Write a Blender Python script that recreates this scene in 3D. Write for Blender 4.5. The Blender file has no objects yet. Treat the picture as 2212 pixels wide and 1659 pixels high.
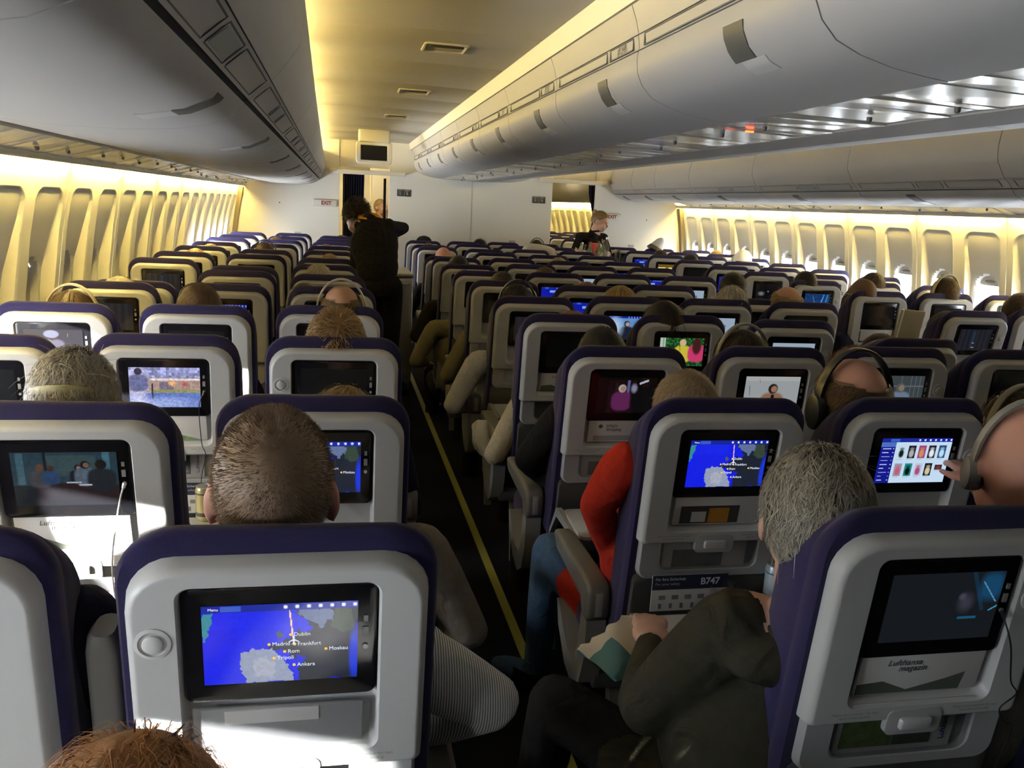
import bpy, bmesh, math, random
import numpy as np
from mathutils import Vector, Matrix, noise

SC = bpy.context.scene
COL = SC.collection
PI = math.pi
rnd = random.Random(7)

# ------------------------------------------------------------------ camera
CAM = Vector((-1.76, 0.0, 1.61)); YAW, PITCH, ROLL, FPX = .2059, .2034, .0498, 1853.0
def cam_axes():
    f = Vector((math.sin(YAW), math.cos(YAW), 0)); r = Vector((math.cos(YAW), -math.sin(YAW), 0)); u = Vector((0, 0, 1))
    f2 = f*math.cos(PITCH) - u*math.sin(PITCH); u2 = u*math.cos(PITCH) + f*math.sin(PITCH)
    r3 = r*math.cos(ROLL) + u2*math.sin(ROLL); u3 = u2*math.cos(ROLL) - r*math.sin(ROLL)
    return r3, u3, f2
AR, AU, AF = cam_axes()
cd = bpy.data.cameras.new('camera'); cam = bpy.data.objects.new('camera', cd); COL.objects.link(cam)
cd.sensor_fit = 'HORIZONTAL'; cd.sensor_width = 36.0; cd.lens = FPX*36.0/2212.0; cd.clip_start = .03; cd.clip_end = 200
cam.matrix_world = Matrix(((AR.x, AU.x, -AF.x, CAM.x), (AR.y, AU.y, -AF.y, CAM.y), (AR.z, AU.z, -AF.z, CAM.z), (0, 0, 0, 1)))
SC.camera = cam
def on(px, py, ax, v):
    """world point seen at a photo pixel on the plane axis=v (a survey of the place)"""
    d = AF + AR*((px-1106)/FPX) + AU*((829.5-py)/FPX)
    return CAM + d*((v-CAM[ax])/d[ax])

# ------------------------------------------------------------------ world, sun, exposure
w = bpy.data.worlds.new('sky'); SC.world = w; w.use_nodes = True
bg = w.node_tree.nodes['Background']; bg.inputs[0].default_value = (.86, .93, 1.0, 1); bg.inputs[1].default_value = 9.0
sd = bpy.data.lights.new('sun', 'SUN'); sd.energy = 45; sd.angle = .02; sd.color = (1, .97, .92)
so = bpy.data.objects.new('sun', sd); COL.objects.link(so)
so.rotation_euler = Vector((1.0, .75, -.27)).to_track_quat('-Z', 'Y').to_euler()
vs = SC.view_settings; vs.view_transform = 'Standard'; vs.look = 'None'; vs.gamma = 1; vs.use_curve_mapping = False; vs.exposure = 0.80
SC.cycles.max_bounces = 6; SC.cycles.diffuse_bounces = 3; SC.cycles.glossy_bounces = 3; SC.cycles.use_adaptive_sampling = False; SC.cycles.use_light_tree = False; SC.cycles.transparent_max_bounces = 12
SC.cycles.sample_clamp_indirect = 6; SC.cycles.use_denoising = True; SC.cycles.caustics_reflective = False; SC.cycles.caustics_refractive = False

# ------------------------------------------------------------------ materials
MATS = {}
def mat(name, col, rough=.6, metal=0, spec=.5, noise_s=0, noise_a=0, bump=0, bump_s=200, emit=None, es=0, coat=0, sheen=0, alpha=1, trans=0):
    if name in MATS: return MATS[name]
    m = bpy.data.materials.new(name); m.use_nodes = True; nt = m.node_tree; b = nt.nodes['Principled BSDF']
    b.inputs['Base Color'].default_value = (*col, 1); b.inputs['Roughness'].default_value = rough; b.inputs['Metallic'].default_value = metal
    b.inputs['Specular IOR Level'].default_value = spec; b.inputs['Coat Weight'].default_value = coat; b.inputs['Sheen Weight'].default_value = sheen
    b.inputs['Transmission Weight'].default_value = trans; b.inputs['Alpha'].default_value = alpha
    if emit: b.inputs['Emission Color'].default_value = (*emit, 1); b.inputs['Emission Strength'].default_value = es
    if noise_a or bump:
        tc = nt.nodes.new('ShaderNodeTexCoord')
    if noise_a:
        n = nt.nodes.new('ShaderNodeTexNoise'); n.inputs['Scale'].default_value = noise_s; n.inputs['Detail'].default_value = 4
        nt.links.new(tc.outputs['Object'], n.inputs['Vector'])
        mx = nt.nodes.new('ShaderNodeMix'); mx.data_type = 'RGBA'
        mx.inputs[6].default_value = (*[c*(1-noise_a) for c in col], 1); mx.inputs[7].default_value = (*[min(1, c*(1+noise_a)) for c in col], 1)
        nt.links.new(n.outputs['Fac'], mx.inputs[0]); nt.links.new(mx.outputs[2], b.inputs['Base Color'])
    if bump:
        n2 = nt.nodes.new('ShaderNodeTexNoise'); n2.inputs['Scale'].default_value = bump_s; n2.inputs['Detail'].default_value = 3
        nt.links.new(tc.outputs['Object'], n2.inputs['Vector'])
        bp = nt.nodes.new('ShaderNodeBump'); bp.inputs['Strength'].default_value = bump; bp.inputs['Distance'].default_value = .002
        nt.links.new(n2.outputs['Fac'], bp.inputs['Height']); nt.links.new(bp.outputs[0], b.inputs['Normal'])
    MATS[name] = m
    return m
def emat(name, col, s):
    if name in MATS: return MATS[name]
    m = bpy.data.materials.new(name); m.use_nodes = True; nt = m.node_tree; nt.nodes.clear()
    e = nt.nodes.new('ShaderNodeEmission'); o = nt.nodes.new('ShaderNodeOutputMaterial'); e.inputs[0].default_value = (*col, 1); e.inputs[1].default_value = s
    nt.links.new(e.outputs[0], o.inputs[0]); MATS[name] = m
    return m
def clearmat(name, col=(1, 1, 1), gloss=.08, rough=.05):
    if name in MATS: return MATS[name]
    m = bpy.data.materials.new(name); m.use_nodes = True; nt = m.node_tree; nt.nodes.clear()
    t = nt.nodes.new('ShaderNodeBsdfTransparent'); g = nt.nodes.new('ShaderNodeBsdfGlossy'); x = nt.nodes.new('ShaderNodeMixShader'); o = nt.nodes.new('ShaderNodeOutputMaterial')
    t.inputs[0].default_value = (*col, 1); g.inputs['Roughness'].default_value = rough; x.inputs[0].default_value = gloss
    nt.links.new(t.outputs[0], x.inputs[1]); nt.links.new(g.outputs[0], x.inputs[2]); nt.links.new(x.outputs[0], o.inputs[0]); MATS[name] = m
    return m
def attrmat(name, rough=.7, emit=0, spec=.3, mul=1):
    """colour from the mesh's own 'Col' attribute (flat print, hair tones, screen pictures)"""
    if name in MATS: return MATS[name]
    m = bpy.data.materials.new(name); m.use_nodes = True; nt = m.node_tree; b = nt.nodes['Principled BSDF']
    a = nt.nodes.new('ShaderNodeAttribute'); a.attribute_name = 'Col'
    if emit:
        b.inputs['Base Color'].default_value = (.01, .01, .012, 1); nt.links.new(a.outputs['Color'], b.inputs['Emission Color']); b.inputs['Emission Strength'].default_value = emit
        b.inputs['Roughness'].default_value = .12
    else:
        nt.links.new(a.outputs['Color'], b.inputs['Base Color']); b.inputs['Roughness'].default_value = rough
    b.inputs['Specular IOR Level'].default_value = spec
    MATS[name] = m
    return m

M_BIN = mat('bin_plastic', (.47, .455, .44), .42, noise_s=3, noise_a=.03)
M_FASC = mat('fascia_plastic', (.45, .43, .40), .5)
M_DARKGAP = mat('dark_gap', (.02, .02, .02), .9)
M_CEIL = mat('ceiling_panel', (.50, .46, .38), .45, noise_s=2, noise_a=.04)
M_COVER = mat('cover_panel', (.70, .66, .56), .5)
M_PSU = mat('service_panel', (.82, .80, .72), .18, metal=.4)
M_WALLP = mat('side_panel', (.80, .77, .66), .55)
M_WFRAME = mat('window_frame', (.82, .80, .74), .35)
M_SHADE = mat('window_shade', (.62, .58, .47), .6)
M_GREY = mat('grey_plastic', (.22, .215, .21), .5)
M_DGREY = mat('dark_grey_plastic', (.06, .06, .06), .45)
M_BLACK = mat('black_plastic', (.012, .012, .013), .3)
M_BULK = mat('bulkhead_laminate', (.80, .77, .68), .5, noise_s=40, noise_a=.02)
M_CARPET = mat('carpet', (.008, .009, .014), 1.0, spec=.1, noise_s=300, noise_a=.5, bump=.5, bump_s=400)
M_STRIP = mat('floor_path_strip', (.30, .29, .06), .5)
M_NAVYCURT = mat('curtain_navy', (.012, .013, .035), .9, spec=.1)
M_CREAM = mat('cream_plastic', (.72, .66, .52), .45)
M_RED = mat('sign_red', (.22, .02, .02), .6)
M_SIGN = mat('sign_white', (.72, .68, .60), .5)
M_TRIM = mat('trim_bronze', (.20, .16, .09), .45)
LAMP = (1.0, .74, .22)

# ------------------------------------------------------------------ mesh helpers
class MB:
    def __init__(s): s.v = []; s.f = []; s.m = []; s.mi = 0
    def add(s, vs, fs):
        o = len(s.v); s.v += [tuple(p) for p in vs]; s.f += [tuple(i+o for i in q) for q in fs]; s.m += [s.mi]*len(fs); return o
    def loops(s, loops, cap0=True, cap1=True, closed=True):
        n = len(loops[0]); vs = [p for l in loops for p in l]; fs = []
        for i in range(len(loops)-1):
            for j in range(n if closed else n-1):
                k = (j+1) % n; fs.append((i*n+j, i*n+k, (i+1)*n+k, (i+1)*n+j))
        if cap0: fs.append(tuple(range(n-1, -1, -1)))
        if cap1: fs.append(tuple((len(loops)-1)*n+j for j in range(n)))
        return s.add(vs, fs)
    def box(s, c, d, b=0):
        x, y, z = c; a, e, h = d[0]/2, d[1]/2, d[2]/2
        if b <= 0:
            vs = [(x+i*a, y+j*e, z+k*h) for k in (-1, 1) for j in (-1, 1) for i in (-1, 1)]
            return s.add(vs, [(0, 2, 3, 1), (4, 5, 7, 6), (0, 1, 5, 4), (2, 6, 7, 3), (0, 4, 6, 2), (1, 3, 7, 5)])
        L = []
        for zz, ins in ((-h, b), (-h+b*.35, b*.3), (-h+b, 0), (h-b, 0), (h-b*.35, b*.3), (h, b)):
            L.append([(x+p, y+q, z+zz) for p, q in rr(2*(a-ins), 2*(e-ins), max(b-ins*.5, b*.4), 3)])
        return s.loops(L)
    def tube(s, pts, rad, n=8, cap=True):
        pts = [Vector(p) for p in pts]; N = len(pts)
        if not hasattr(rad, '__len__'): rad = [rad]*N
        L = []; prev = None
        for i, p in enumerate(pts):
            t = (pts[min(i+1, N-1)] - pts[max(i-1, 0)]).normalized()
            if prev is None:
                a = Vector((0, 0, 1)) if abs(t.z) < .9 else Vector((1, 0, 0)); nrm = t.cross(a).normalized()
            else: nrm = (prev - t*prev.dot(t)).normalized()
            prev = nrm; bn = t.cross(nrm)
            L.append([p + (nrm*math.cos(2*PI*j/n) + bn*math.sin(2*PI*j/n))*rad[i] for j in range(n)])
        return s.loops(L, cap, cap)
    def ell(s, c, r, nu=16, nv=10, rot=None):
        vs = []; fs = []; c = Vector(c)
        for i in range(nv+1):
            th = PI*i/nv
            for j in range(nu):
                p = Vector((r[0]*math.sin(th)*math.cos(2*PI*j/nu), r[1]*math.sin(th)*math.sin(2*PI*j/nu), r[2]*math.cos(th)))
                if rot: p = rot @ p
                vs.append(c+p)
        for i in range(nv):
            for j in range(nu):
                k = (j+1) % nu; fs.append((i*nu+j, (i+1)*nu+j, (i+1)*nu+k, i*nu+k))
        return s.add(vs, fs)
    def lathe(s, prof, c=(0, 0, 0), n=20, axis='z'):
        L = []
        for r, h in prof:
            ring = []
            for j in range(n):
                a = 2*PI*j/n; p = (r*math.cos(a), r*math.sin(a), h)
                if axis == 'y': p = (p[0], p[2], p[1])
                ring.append((c[0]+p[0], c[1]+p[1], c[2]+p[2]))
            L.append(ring)
        return s.loops(L)
    def mesh(s, name, mats, smooth=True, angle=40):
        me = bpy.data.meshes.new(name); me.from_pydata(s.v, [], s.f)
        for m in (mats if isinstance(mats, (list, tuple)) else [mats]): me.materials.append(m)
        me.polygons.foreach_set('material_index', s.m); me.update()
        bm = bmesh.new(); bm.from_mesh(me); bmesh.ops.remove_doubles(bm, verts=bm.verts, dist=1e-6); bmesh.ops.recalc_face_normals(bm, faces=bm.faces); bm.to_mesh(me); bm.free()
        if smooth:
            me.polygons.foreach_set('use_smooth', [True]*len(me.polygons))
            try: me.set_sharp_from_angle(angle=math.radians(angle))
            except Exception: pass
        return me
    def build(s, name, mats, parent=None, smooth=True, loc=None, rot=None, angle=40):
        return link(name, s.mesh(name, mats, smooth, angle), parent, loc, rot)
def link(name, me, parent=None, loc=None, rot=None):
    o = bpy.data.objects.new(name, me); COL.objects.link(o)
    if parent is not None: o.parent = parent
    if loc is not None: o.location = loc
    if rot is not None: o.rotation_euler = rot
    return o
def tag(o, label=None, cat=None, group=None, kind=None):
    if label: o['label'] = label
    if cat: o['category'] = cat
    if group: o['group'] = group
    if kind: o['kind'] = kind
    return o
def empty(name, loc=(0, 0, 0), rot=None, label=None, cat=None, group=None, kind=None):
    o = link(name, None, None, loc, rot); o.empty_display_size = .05
    return tag(o, label, cat, group, kind)
def rr(w, h, r, n=5, rb=None):
    """rounded rectangle loop, ccw, centred; rb = radius of the lower corners"""
    rb = r if rb is None else rb; out = []
    for cx, cy, a0, q in ((1, 1, 0, r), (-1, 1, 90, r), (-1, -1, 180, rb), (1, -1, 270, rb)):
        q = min(q, w/2*.999, h/2*.999)
        for i in range(n+1):
            a = math.radians(a0+90*i/n); out.append((cx*(w/2-q)+q*math.cos(a), cy*(h/2-q)+q*math.sin(a)))
    return out
def smooth01(a, b, x):
    t = min(1, max(0, (x-a)/(b-a))); return t*t*(3-2*t)
TMP = bpy.data.scenes.new('workshop')
def evaluated_mesh(o):
    TMP.collection.objects.link(o); TMP.view_layers[0].update(); dg = TMP.view_layers[0].depsgraph
    if dg is None:
        with bpy.context.temp_override(scene=TMP, view_layer=TMP.view_layers[0]): dg = bpy.context.evaluated_depsgraph_get()
    else: dg.update()
    me = bpy.data.meshes.new_from_object(o.evaluated_get(dg)); TMP.collection.objects.unlink(o); return me
TXT = {}
def text_mesh(s, size, mat_, align='CENTER', depth=.0003, shear=0, bold=0):
    key = (s, size, mat_.name, align, shear, bold)
    if key in TXT: return TXT[key]
    c = bpy.data.curves.new('lettering', 'FONT'); c.body = s; c.size = size; c.align_x = align; c.align_y = 'CENTER'; c.extrude = depth; c.resolution_u = 3; c.shear = shear; c.offset = bold
    o = bpy.data.objects.new('lettering', c)
    me = evaluated_mesh(o); me.name = 'lettering'
    bpy.data.objects.remove(o); bpy.data.curves.remove(c); me.materials.clear(); me.materials.append(mat_); TXT[key] = me
    return me
ORD = ['zeroth', 'first', 'second', 'third', 'fourth', 'fifth', 'sixth', 'seventh', 'eighth', 'ninth', 'tenth', 'eleventh', 'twelfth', 'thirteenth', 'fourteenth', 'fifteenth', 'sixteenth']

def ORDN(i): return ORD[i] if i < len(ORD) else {17: 'seventeenth', 18: 'eighteenth', 19: 'nineteenth', 20: 'twentieth', 21: 'twenty-first', 22: 'twenty-second', 23: 'twenty-third', 24: 'twenty-fourth'}.get(i, 'last')
# ------------------------------------------------------------------ room shell
Y0, YB, Y1 = -1.6, 11.7, 21.5       # rear end, bulkhead, end of the next cabin
mb = MB(); mb.box((0, (Y0+Y1)/2, -.03), (6.4, Y1-Y0, .06)); tag(mb.build('floor', M_CARPET, smooth=False), kind='structure')
def xw(z): return float(np.interp(z, [0, .3, .8, 1.13, 1.4, 1.65, 1.8], [2.99, 3.06, 3.10, 3.08, 3.045, 3.0, 2.975]))
# ---- side walls: panels of two window bays, each with recessed bay and window
BAY = .508; PANEL = 1.016; WZ = 1.085; WA, WB = .125, .185
def wall_panel_mesh(sgn):
    ys = np.linspace(.004, PANEL-.004, 89); zs = np.concatenate([np.linspace(.12, .8, 8), np.linspace(.83, 1.46, 30), np.linspace(1.475, 1.60, 20), [1.62, 1.66, 1.70, 1.735, 1.76]])
    def dep(y, z):
        dy = abs((y % BAY)-BAY/2); hw, top, r = .185, 1.592, .085
        # signed distance to the rounded bay outline (open downwards)
        qx = dy-(hw-r); qz = z-(top-r); d = (math.hypot(max(qx, 0), max(qz, 0))-r) if (qx > 0 or qz > 0) else max(qx, qz)-r
        k = smooth01(.002, -.007, d)
        return k*(.006+.050*min(1, max(0, (1.59-z)/.36))**1.35)
    vs = []; fs = []
    for z in zs:
        for y in ys: vs.append((sgn*(xw(z)+dep(y, z)), y, z))
    n = len(ys)
    for i in range(len(zs)-1):
        for j in range(n-1):
            yc = (ys[j]+ys[j+1])/2; zc = (zs[i]+zs[i+1])/2
            if abs(((yc % BAY)-BAY/2)/(WA+.008))**2.6+abs((zc-WZ)/(WB+.008))**2.6 < 1: continue
            fs.append((i*n+j, i*n+j+1, (i+1)*n+j+1, (i+1)*n+j))
    # returned edges, so that a panel has thickness
    m = MB(); m.add(vs, fs)
    for j in (0, n-1):
        a = [vs[i*n+j] for i in range(len(zs))]; b = [(p[0]+sgn*.03, p[1], p[2]) for p in a]
        m.loops([a, b], False, False, closed=False)
    return m.mesh('panel', M_WALLP, True, 50)
def sup(a, b, n=36, p=2.6):
    out = []
    for i in range(n):
        t = 2*PI*i/n; c, s_ = math.cos(t), math.sin(t)
        out.append((a*math.copysign(abs(c)**(2/p), c), b*math.copysign(abs(s_)**(2/p), s_)))
    return out
def window_meshes(sgn):
    X = lambda z, d: sgn*(xw(z)+.060+d)
    def lp(k, d): return [(X(WZ+q, d), p, WZ+q) for p, q in sup(WA*k, WB*k)]
    m = MB(); m.loops([lp(1.20, .004), lp(1.17, -.008), lp(1.10, -.007), lp(1.0, .012), lp(.99, .034), lp(1.2, .034)], False, False); fr = m.mesh('window_frame', M_WFRAME)
    m = MB(); m.loops([lp(1.0, .032), lp(.9, .032)], False, True); pane = m.mesh('pane', clearmat('window_pane', (.95, .97, 1), .05))
    def shade(frac):
        top = WZ+WB; bot = top-2*WB*frac; m = MB(); L = []
        hw = WA*1.02
        for z in np.linspace(bot, top, 8):
            hw = WA*1.03*max(.02, 1-abs((z-WZ)/(WB*1.02))**2.6)**(1/2.6); L.append([(X(z, .024), -hw, z), (X(z, .024), hw, z), (X(z, .028), hw, z), (X(z, .028), -hw, z)])
        m.loops(L)
        m.mi = 1; m.ell((X(bot+.03, .021), 0, bot+.032), (.006, .055, .013), 14, 6)
        return m.mesh('shade', [M_SHADE, mat('shade_grip', (.28, .25, .2), .5)])
    return fr, pane, shade(.2), shade(1.0)
try: w.cycles.sampling_method = 'NONE'
except Exception: pass
def daylight(side, yc, watts):
    l = bpy.data.lights.new('window_daylight', 'AREA'); l.shape = 'RECTANGLE'; l.size = .23; l.size_y = .34; l.energy = watts; l.color = (.90, .95, 1.0)
    o = bpy.data.objects.new('window_daylight', l); COL.objects.link(o); o.location = (side*(xw(WZ)+.165), yc, WZ)
    o.rotation_euler = Vector((-side, 0, -.12)).to_track_quat('-Z', 'Z').to_euler()
WY0 = 5.51-PANEL*7   # panel joints fall at 5.51, 6.53 ...
wn = 0
def is_open(side, y):
    if side > 0: return y > 3.2 and y < 12
    return -.4 < y < 3.6 or 8.0 < y < 10.9
for side, nm in ((-1, 'left'), (1, 'right')):
    root = empty('wall_'+nm, kind='structure'); pm = wall_panel_mesh(side); wm = window_meshes(side); k = 0; y = WY0
    while y < Y1:
        link('panel', pm, root, (0, y, 0))
        for j in (0, 1):
            wn += 1; yc = y+BAY*(j+.5); wr = empty('window_%d' % wn, (0, yc, 0), kind='structure')
            if is_open(side, yc) and yc > -.9: daylight(side, yc, ((6.0 if yc > 0 else 3.0) if yc < 4 else 16) if side < 0 else 2.6)
            link('window_frame', wm[0], wr); link('pane', wm[1], wr); link('shade', wm[2] if is_open(side, yc) else wm[3], wr)
        y += PANEL
    # skin behind the panels keeps stray light out
    m = MB(); prof = [(side*(xw(z)+.16), z) for z in np.linspace(-.05, .82, 6)]
    m.loops([[(p[0], Y0, p[1]) for p in prof], [(p[0], Y1, p[1]) for p in prof]], False, False, closed=False)
    prof = [(side*(xw(z)+.16), z) for z in np.linspace(1.36, 1.8, 5)]+[(side*2.95, 2.5)]
    m.loops([[(p[0], Y0, p[1]) for p in prof], [(p[0], Y1, p[1]) for p in prof]], False, False, closed=False)
    m.build('lining', M_DARKGAP, root)
# ---- wash lights above the windows (a tube in the slot over each wall panel)
M_TUBE = emat('wash_tube', LAMP, 120.0); M_TUBE2 = emat('cove_tube', (1.0, .78, .30), 58.0)
for side, nm in ((-1, 'left'), (1, 'right')):
    y = WY0; i = 0
    while y < Y1-.2:
        if (side < 0 and y < -.2) or (side > 0 and y < 2.3): y += PANEL; continue
        m = MB(); m.tube([(side*2.955, y+.05, 1.728), (side*2.955, y+PANEL-.05, 1.728)], .009, 8)
        o = m.build('wash_light', M_TUBE); i += 1
        tag(o, 'warm light tube over the %s windows, %s panel from the rear' % (nm, ORDN(i)), 'light', 'window wash lights')
        y += PANEL
# ---- ceilings over both aisles, ceiling panels as pieces
ceil = empty('ceiling', kind='structure')
seams = [-1.6, -.7, .25, 1.2, 2.15, 3.1, 4.05, 4.98, 5.9, 6.7, 7.5, 8.45, 9.4, 10.3, 11.25, 12.2, 13.2, 14.2, 15.2, 16.2, 17.2, 18.3, 19.4, 20.5, 21.5]
for side in (-1, 1):
    for a, b in zip(seams[:-1], seams[1:]):
        m = MB(); L = []
        for yy, dz in ((a+.004, .03), (a+.004, .004), (a+.012, 0), (b-.012, 0), (b-.004, .004), (b-.004, .03)):
            L.append([(side*x, yy, z+dz) for x, z in ((2.34, 2.27), (2.2, 2.325), (2.0, 2.35), (1.6, 2.36), (1.2, 2.36), (.84, 2.35))])
        m.loops(L, False, False, closed=False)
        m.build('panel', M_CEIL, ceil)
m = MB(); m.box((0, (Y0+Y1)/2, 2.50), (6.2, Y1-Y0, .02)); m.build('backing', M_COVER, ceil, smooth=False)
for side in (-1, 1):
    m = MB()
    L = [[(side*x, yy, z) for x, z in ((.86, 2.352), (.855, 2.34), (.835, 2.275), (.80, 2.28), (.80, 2.36))] for yy in np.arange(Y0, YB+.01, (YB-Y0)/7)]
    m.loops(L); m.build('cover_panel', M_COVER, ceil, angle=30)
m = MB()
for s_ in (-1, 1):
    L = [[(s_*x, yy, z) for x, z in ((2.1, 2.21), (2.24, 2.21), (2.24, 2.225), (2.1, 2.225))] for yy in (Y0, Y1)]
    m.loops(L)
m.build('cove_shelf', M_CREAM, ceil, smooth=False)
for side, nm in ((-1, 'left'), (1, 'right')):
    for i in range(9):
        y = Y0+.1+i*1.5
        if y+1.05 > YB: break
        if y < 1.3: continue
        m = MB(); m.tube([(side*2.06, y, 2.245), (side*2.06, min(y+1.38, YB-.1), 2.245)], .013, 8)
        tag(m.build('cove_light', M_TUBE2), 'hidden ceiling cove light tube above the %s bins, %s from the rear' % (nm, ORD[i+1]), 'light', 'ceiling cove lights')
for i, (x, y) in enumerate(((-1.45, 12.5), (-1.45, 14.2), (1.45, 13.4))):
    m = MB(); m.box((x, y, 2.335), (.5, .7, .02), .005); tag(m.build('fill_panel', emat('galley_fill', (1, .82, .5), 6.0)), 'added glowing panel under the ceiling beyond the bulkhead, %s' % ('over the left aisle near the curtain', 'deep over the left aisle', 'over the right aisle')[i], 'light')  # glowing panels added to brighten the view through the openings
# rear end and far end
m = MB(); m.box((0, Y0, 1.2), (6.5, .04, 2.6)); tag(m.build('wall_rear', M_GREY, smooth=False), kind='structure')
m = MB(); m.box((0, Y1, 1.2), (6.5, .04, 2.6)); tag(m.build('wall_far', M_BULK, smooth=False), kind='structure')
# ---- bulkhead with two openings
def bulk(name, x0, x1, z1=2.5):
    m = MB(); m.box(((x0+x1)/2, YB+.02, z1/2), (x1-x0, .04, z1), .004); return tag(m.build(name, M_BULK, smooth=False), kind='structure')
bulk('wall_front_left', -3.2, -1.745); wc = bulk('wall_front_center', -1.10, 1.115); bulk('wall_front_right', 1.73, 3.2)
m = MB(); m.box((.0, YB-.002, 1.2), (.006, .006, 2.0)); m.build('joint', mat('joint_line', (.62, .60, .53), .6), wc, smooth=False)
for nm, x0, x1 in (('trim_1', -1.10, -1.06), ('trim_2', 1.075, 1.115)):
    m = MB(); m.box(((x0+x1)/2-.0, YB+.10, 1.0), (x1-x0, .14, 2.2), .006); tag(m.build(nm, mat('post_beige', (.50, .42, .28), .5)), kind='structure')
for nm, s_ in (('trim_3', -1), ('trim_4', 1)):
    m = MB(); L = []
    for z in np.linspace(.1, 1.7, 9):
        x = xw(z); L.append([(s_*(x-.05), YB-.09, z), (s_*(x+.03), YB-.09, z), (s_*(x+.03), YB+.01, z), (s_*(x-.05), YB+.01, z)])
    m.loops(L); tag(m.build(nm, M_TRIM, smooth=False), kind='structure')
for nm, x0, x1 in (('trim_5', -1.745, -1.10), ('trim_6', 1.115, 1.73)):
    m = MB(); m.box(((x0+x1)/2, YB+.06, 2.20), (x1-x0, .08, .36), .006); tag(m.build(nm, M_CREAM, smooth=False), kind='structure')
# floor path strip along the left aisle
m = MB(); m.box((-1.075, 5.5, .003), (.035, 12.0, .006)); tag(m.build('path_marking_strip', M_STRIP, smooth=False), 'yellowish floor path strip running along the aisle beside centre seats', 'floor strip')
# ------------------------------------------------------------------ overhead bins along both walls
def tap(y): return .11*max(0, min(1, (11.7-y)/9.5))          # the cabin narrows towards the tail
def outer_prof(y, k=0):
    t = tap(y)
    fasc = [(2.10-t, 2.215), (2.04-t, 2.235), (1.985-t, 2.225), (1.965-t, 2.19), (1.935-t*.8, 2.08), (1.925-t*.6, 2.00), (1.945-t*.3, 1.93), (1.955-t*.2, 1.905)]
    strip = [(1.957-t*.2, 1.902), (1.975, 1.875), (1.993, 1.852)]
    bott = [(2.003, 1.842), (2.03, 1.812), (2.09, 1.785), (2.18, 1.768), (2.32, 1.758), (2.5, 1.760), (2.62, 1.768), (2.72, 1.782)]
    return fasc, strip, bott
def sweep(fn, ys, closed=False):
    m = MB(); m.loops([[(x, y, z) for x, z in fn(y)] for y in ys], closed, closed, closed=closed); return m
def offs(pts, d):
    """offset an open profile to its left by d, closed into a slab"""
    out = []
    for i, p in enumerate(pts):
        a = Vector(pts[max(0, i-1)]); b = Vector(pts[min(len(pts)-1, i+1)]); t = (b-a).normalized(); out.append((p[0]-t.y*d, p[1]+t.x*d))
    return pts+out[::-1]
def patch(prof, i0, i1, y0, y1, lift, s, th=.006, sg=-1):
    """a thin curved plate lying on a profile between parameters i0..i1"""
    n = 7; P = []
    for k in range(n):
        u = i0+(i1-i0)*k/(n-1); a = int(min(u, len(prof)-2)); f = u-a
        P.append((prof[a][0]*(1-f)+prof[a+1][0]*f, prof[a][1]*(1-f)+prof[a+1][1]*f))
    lo = offs(P, sg*lift)[len(P):][::-1]; hi = offs(P, sg*(lift+th))[len(P):][::-1]
    m = MB(); m.loops([[(s*x, y, z) for x, z in lo+hi[::-1]] for y in (y0, (y0+y1)/2, y1)])
    return m
M_HANDLE = mat('latch_dark', (.10, .10, .09), .45); M_GLINT = mat('latch_glint_grey', (.55, .54, .52), .35)  # pale patches paint a white reflection beside each dark latch
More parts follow.
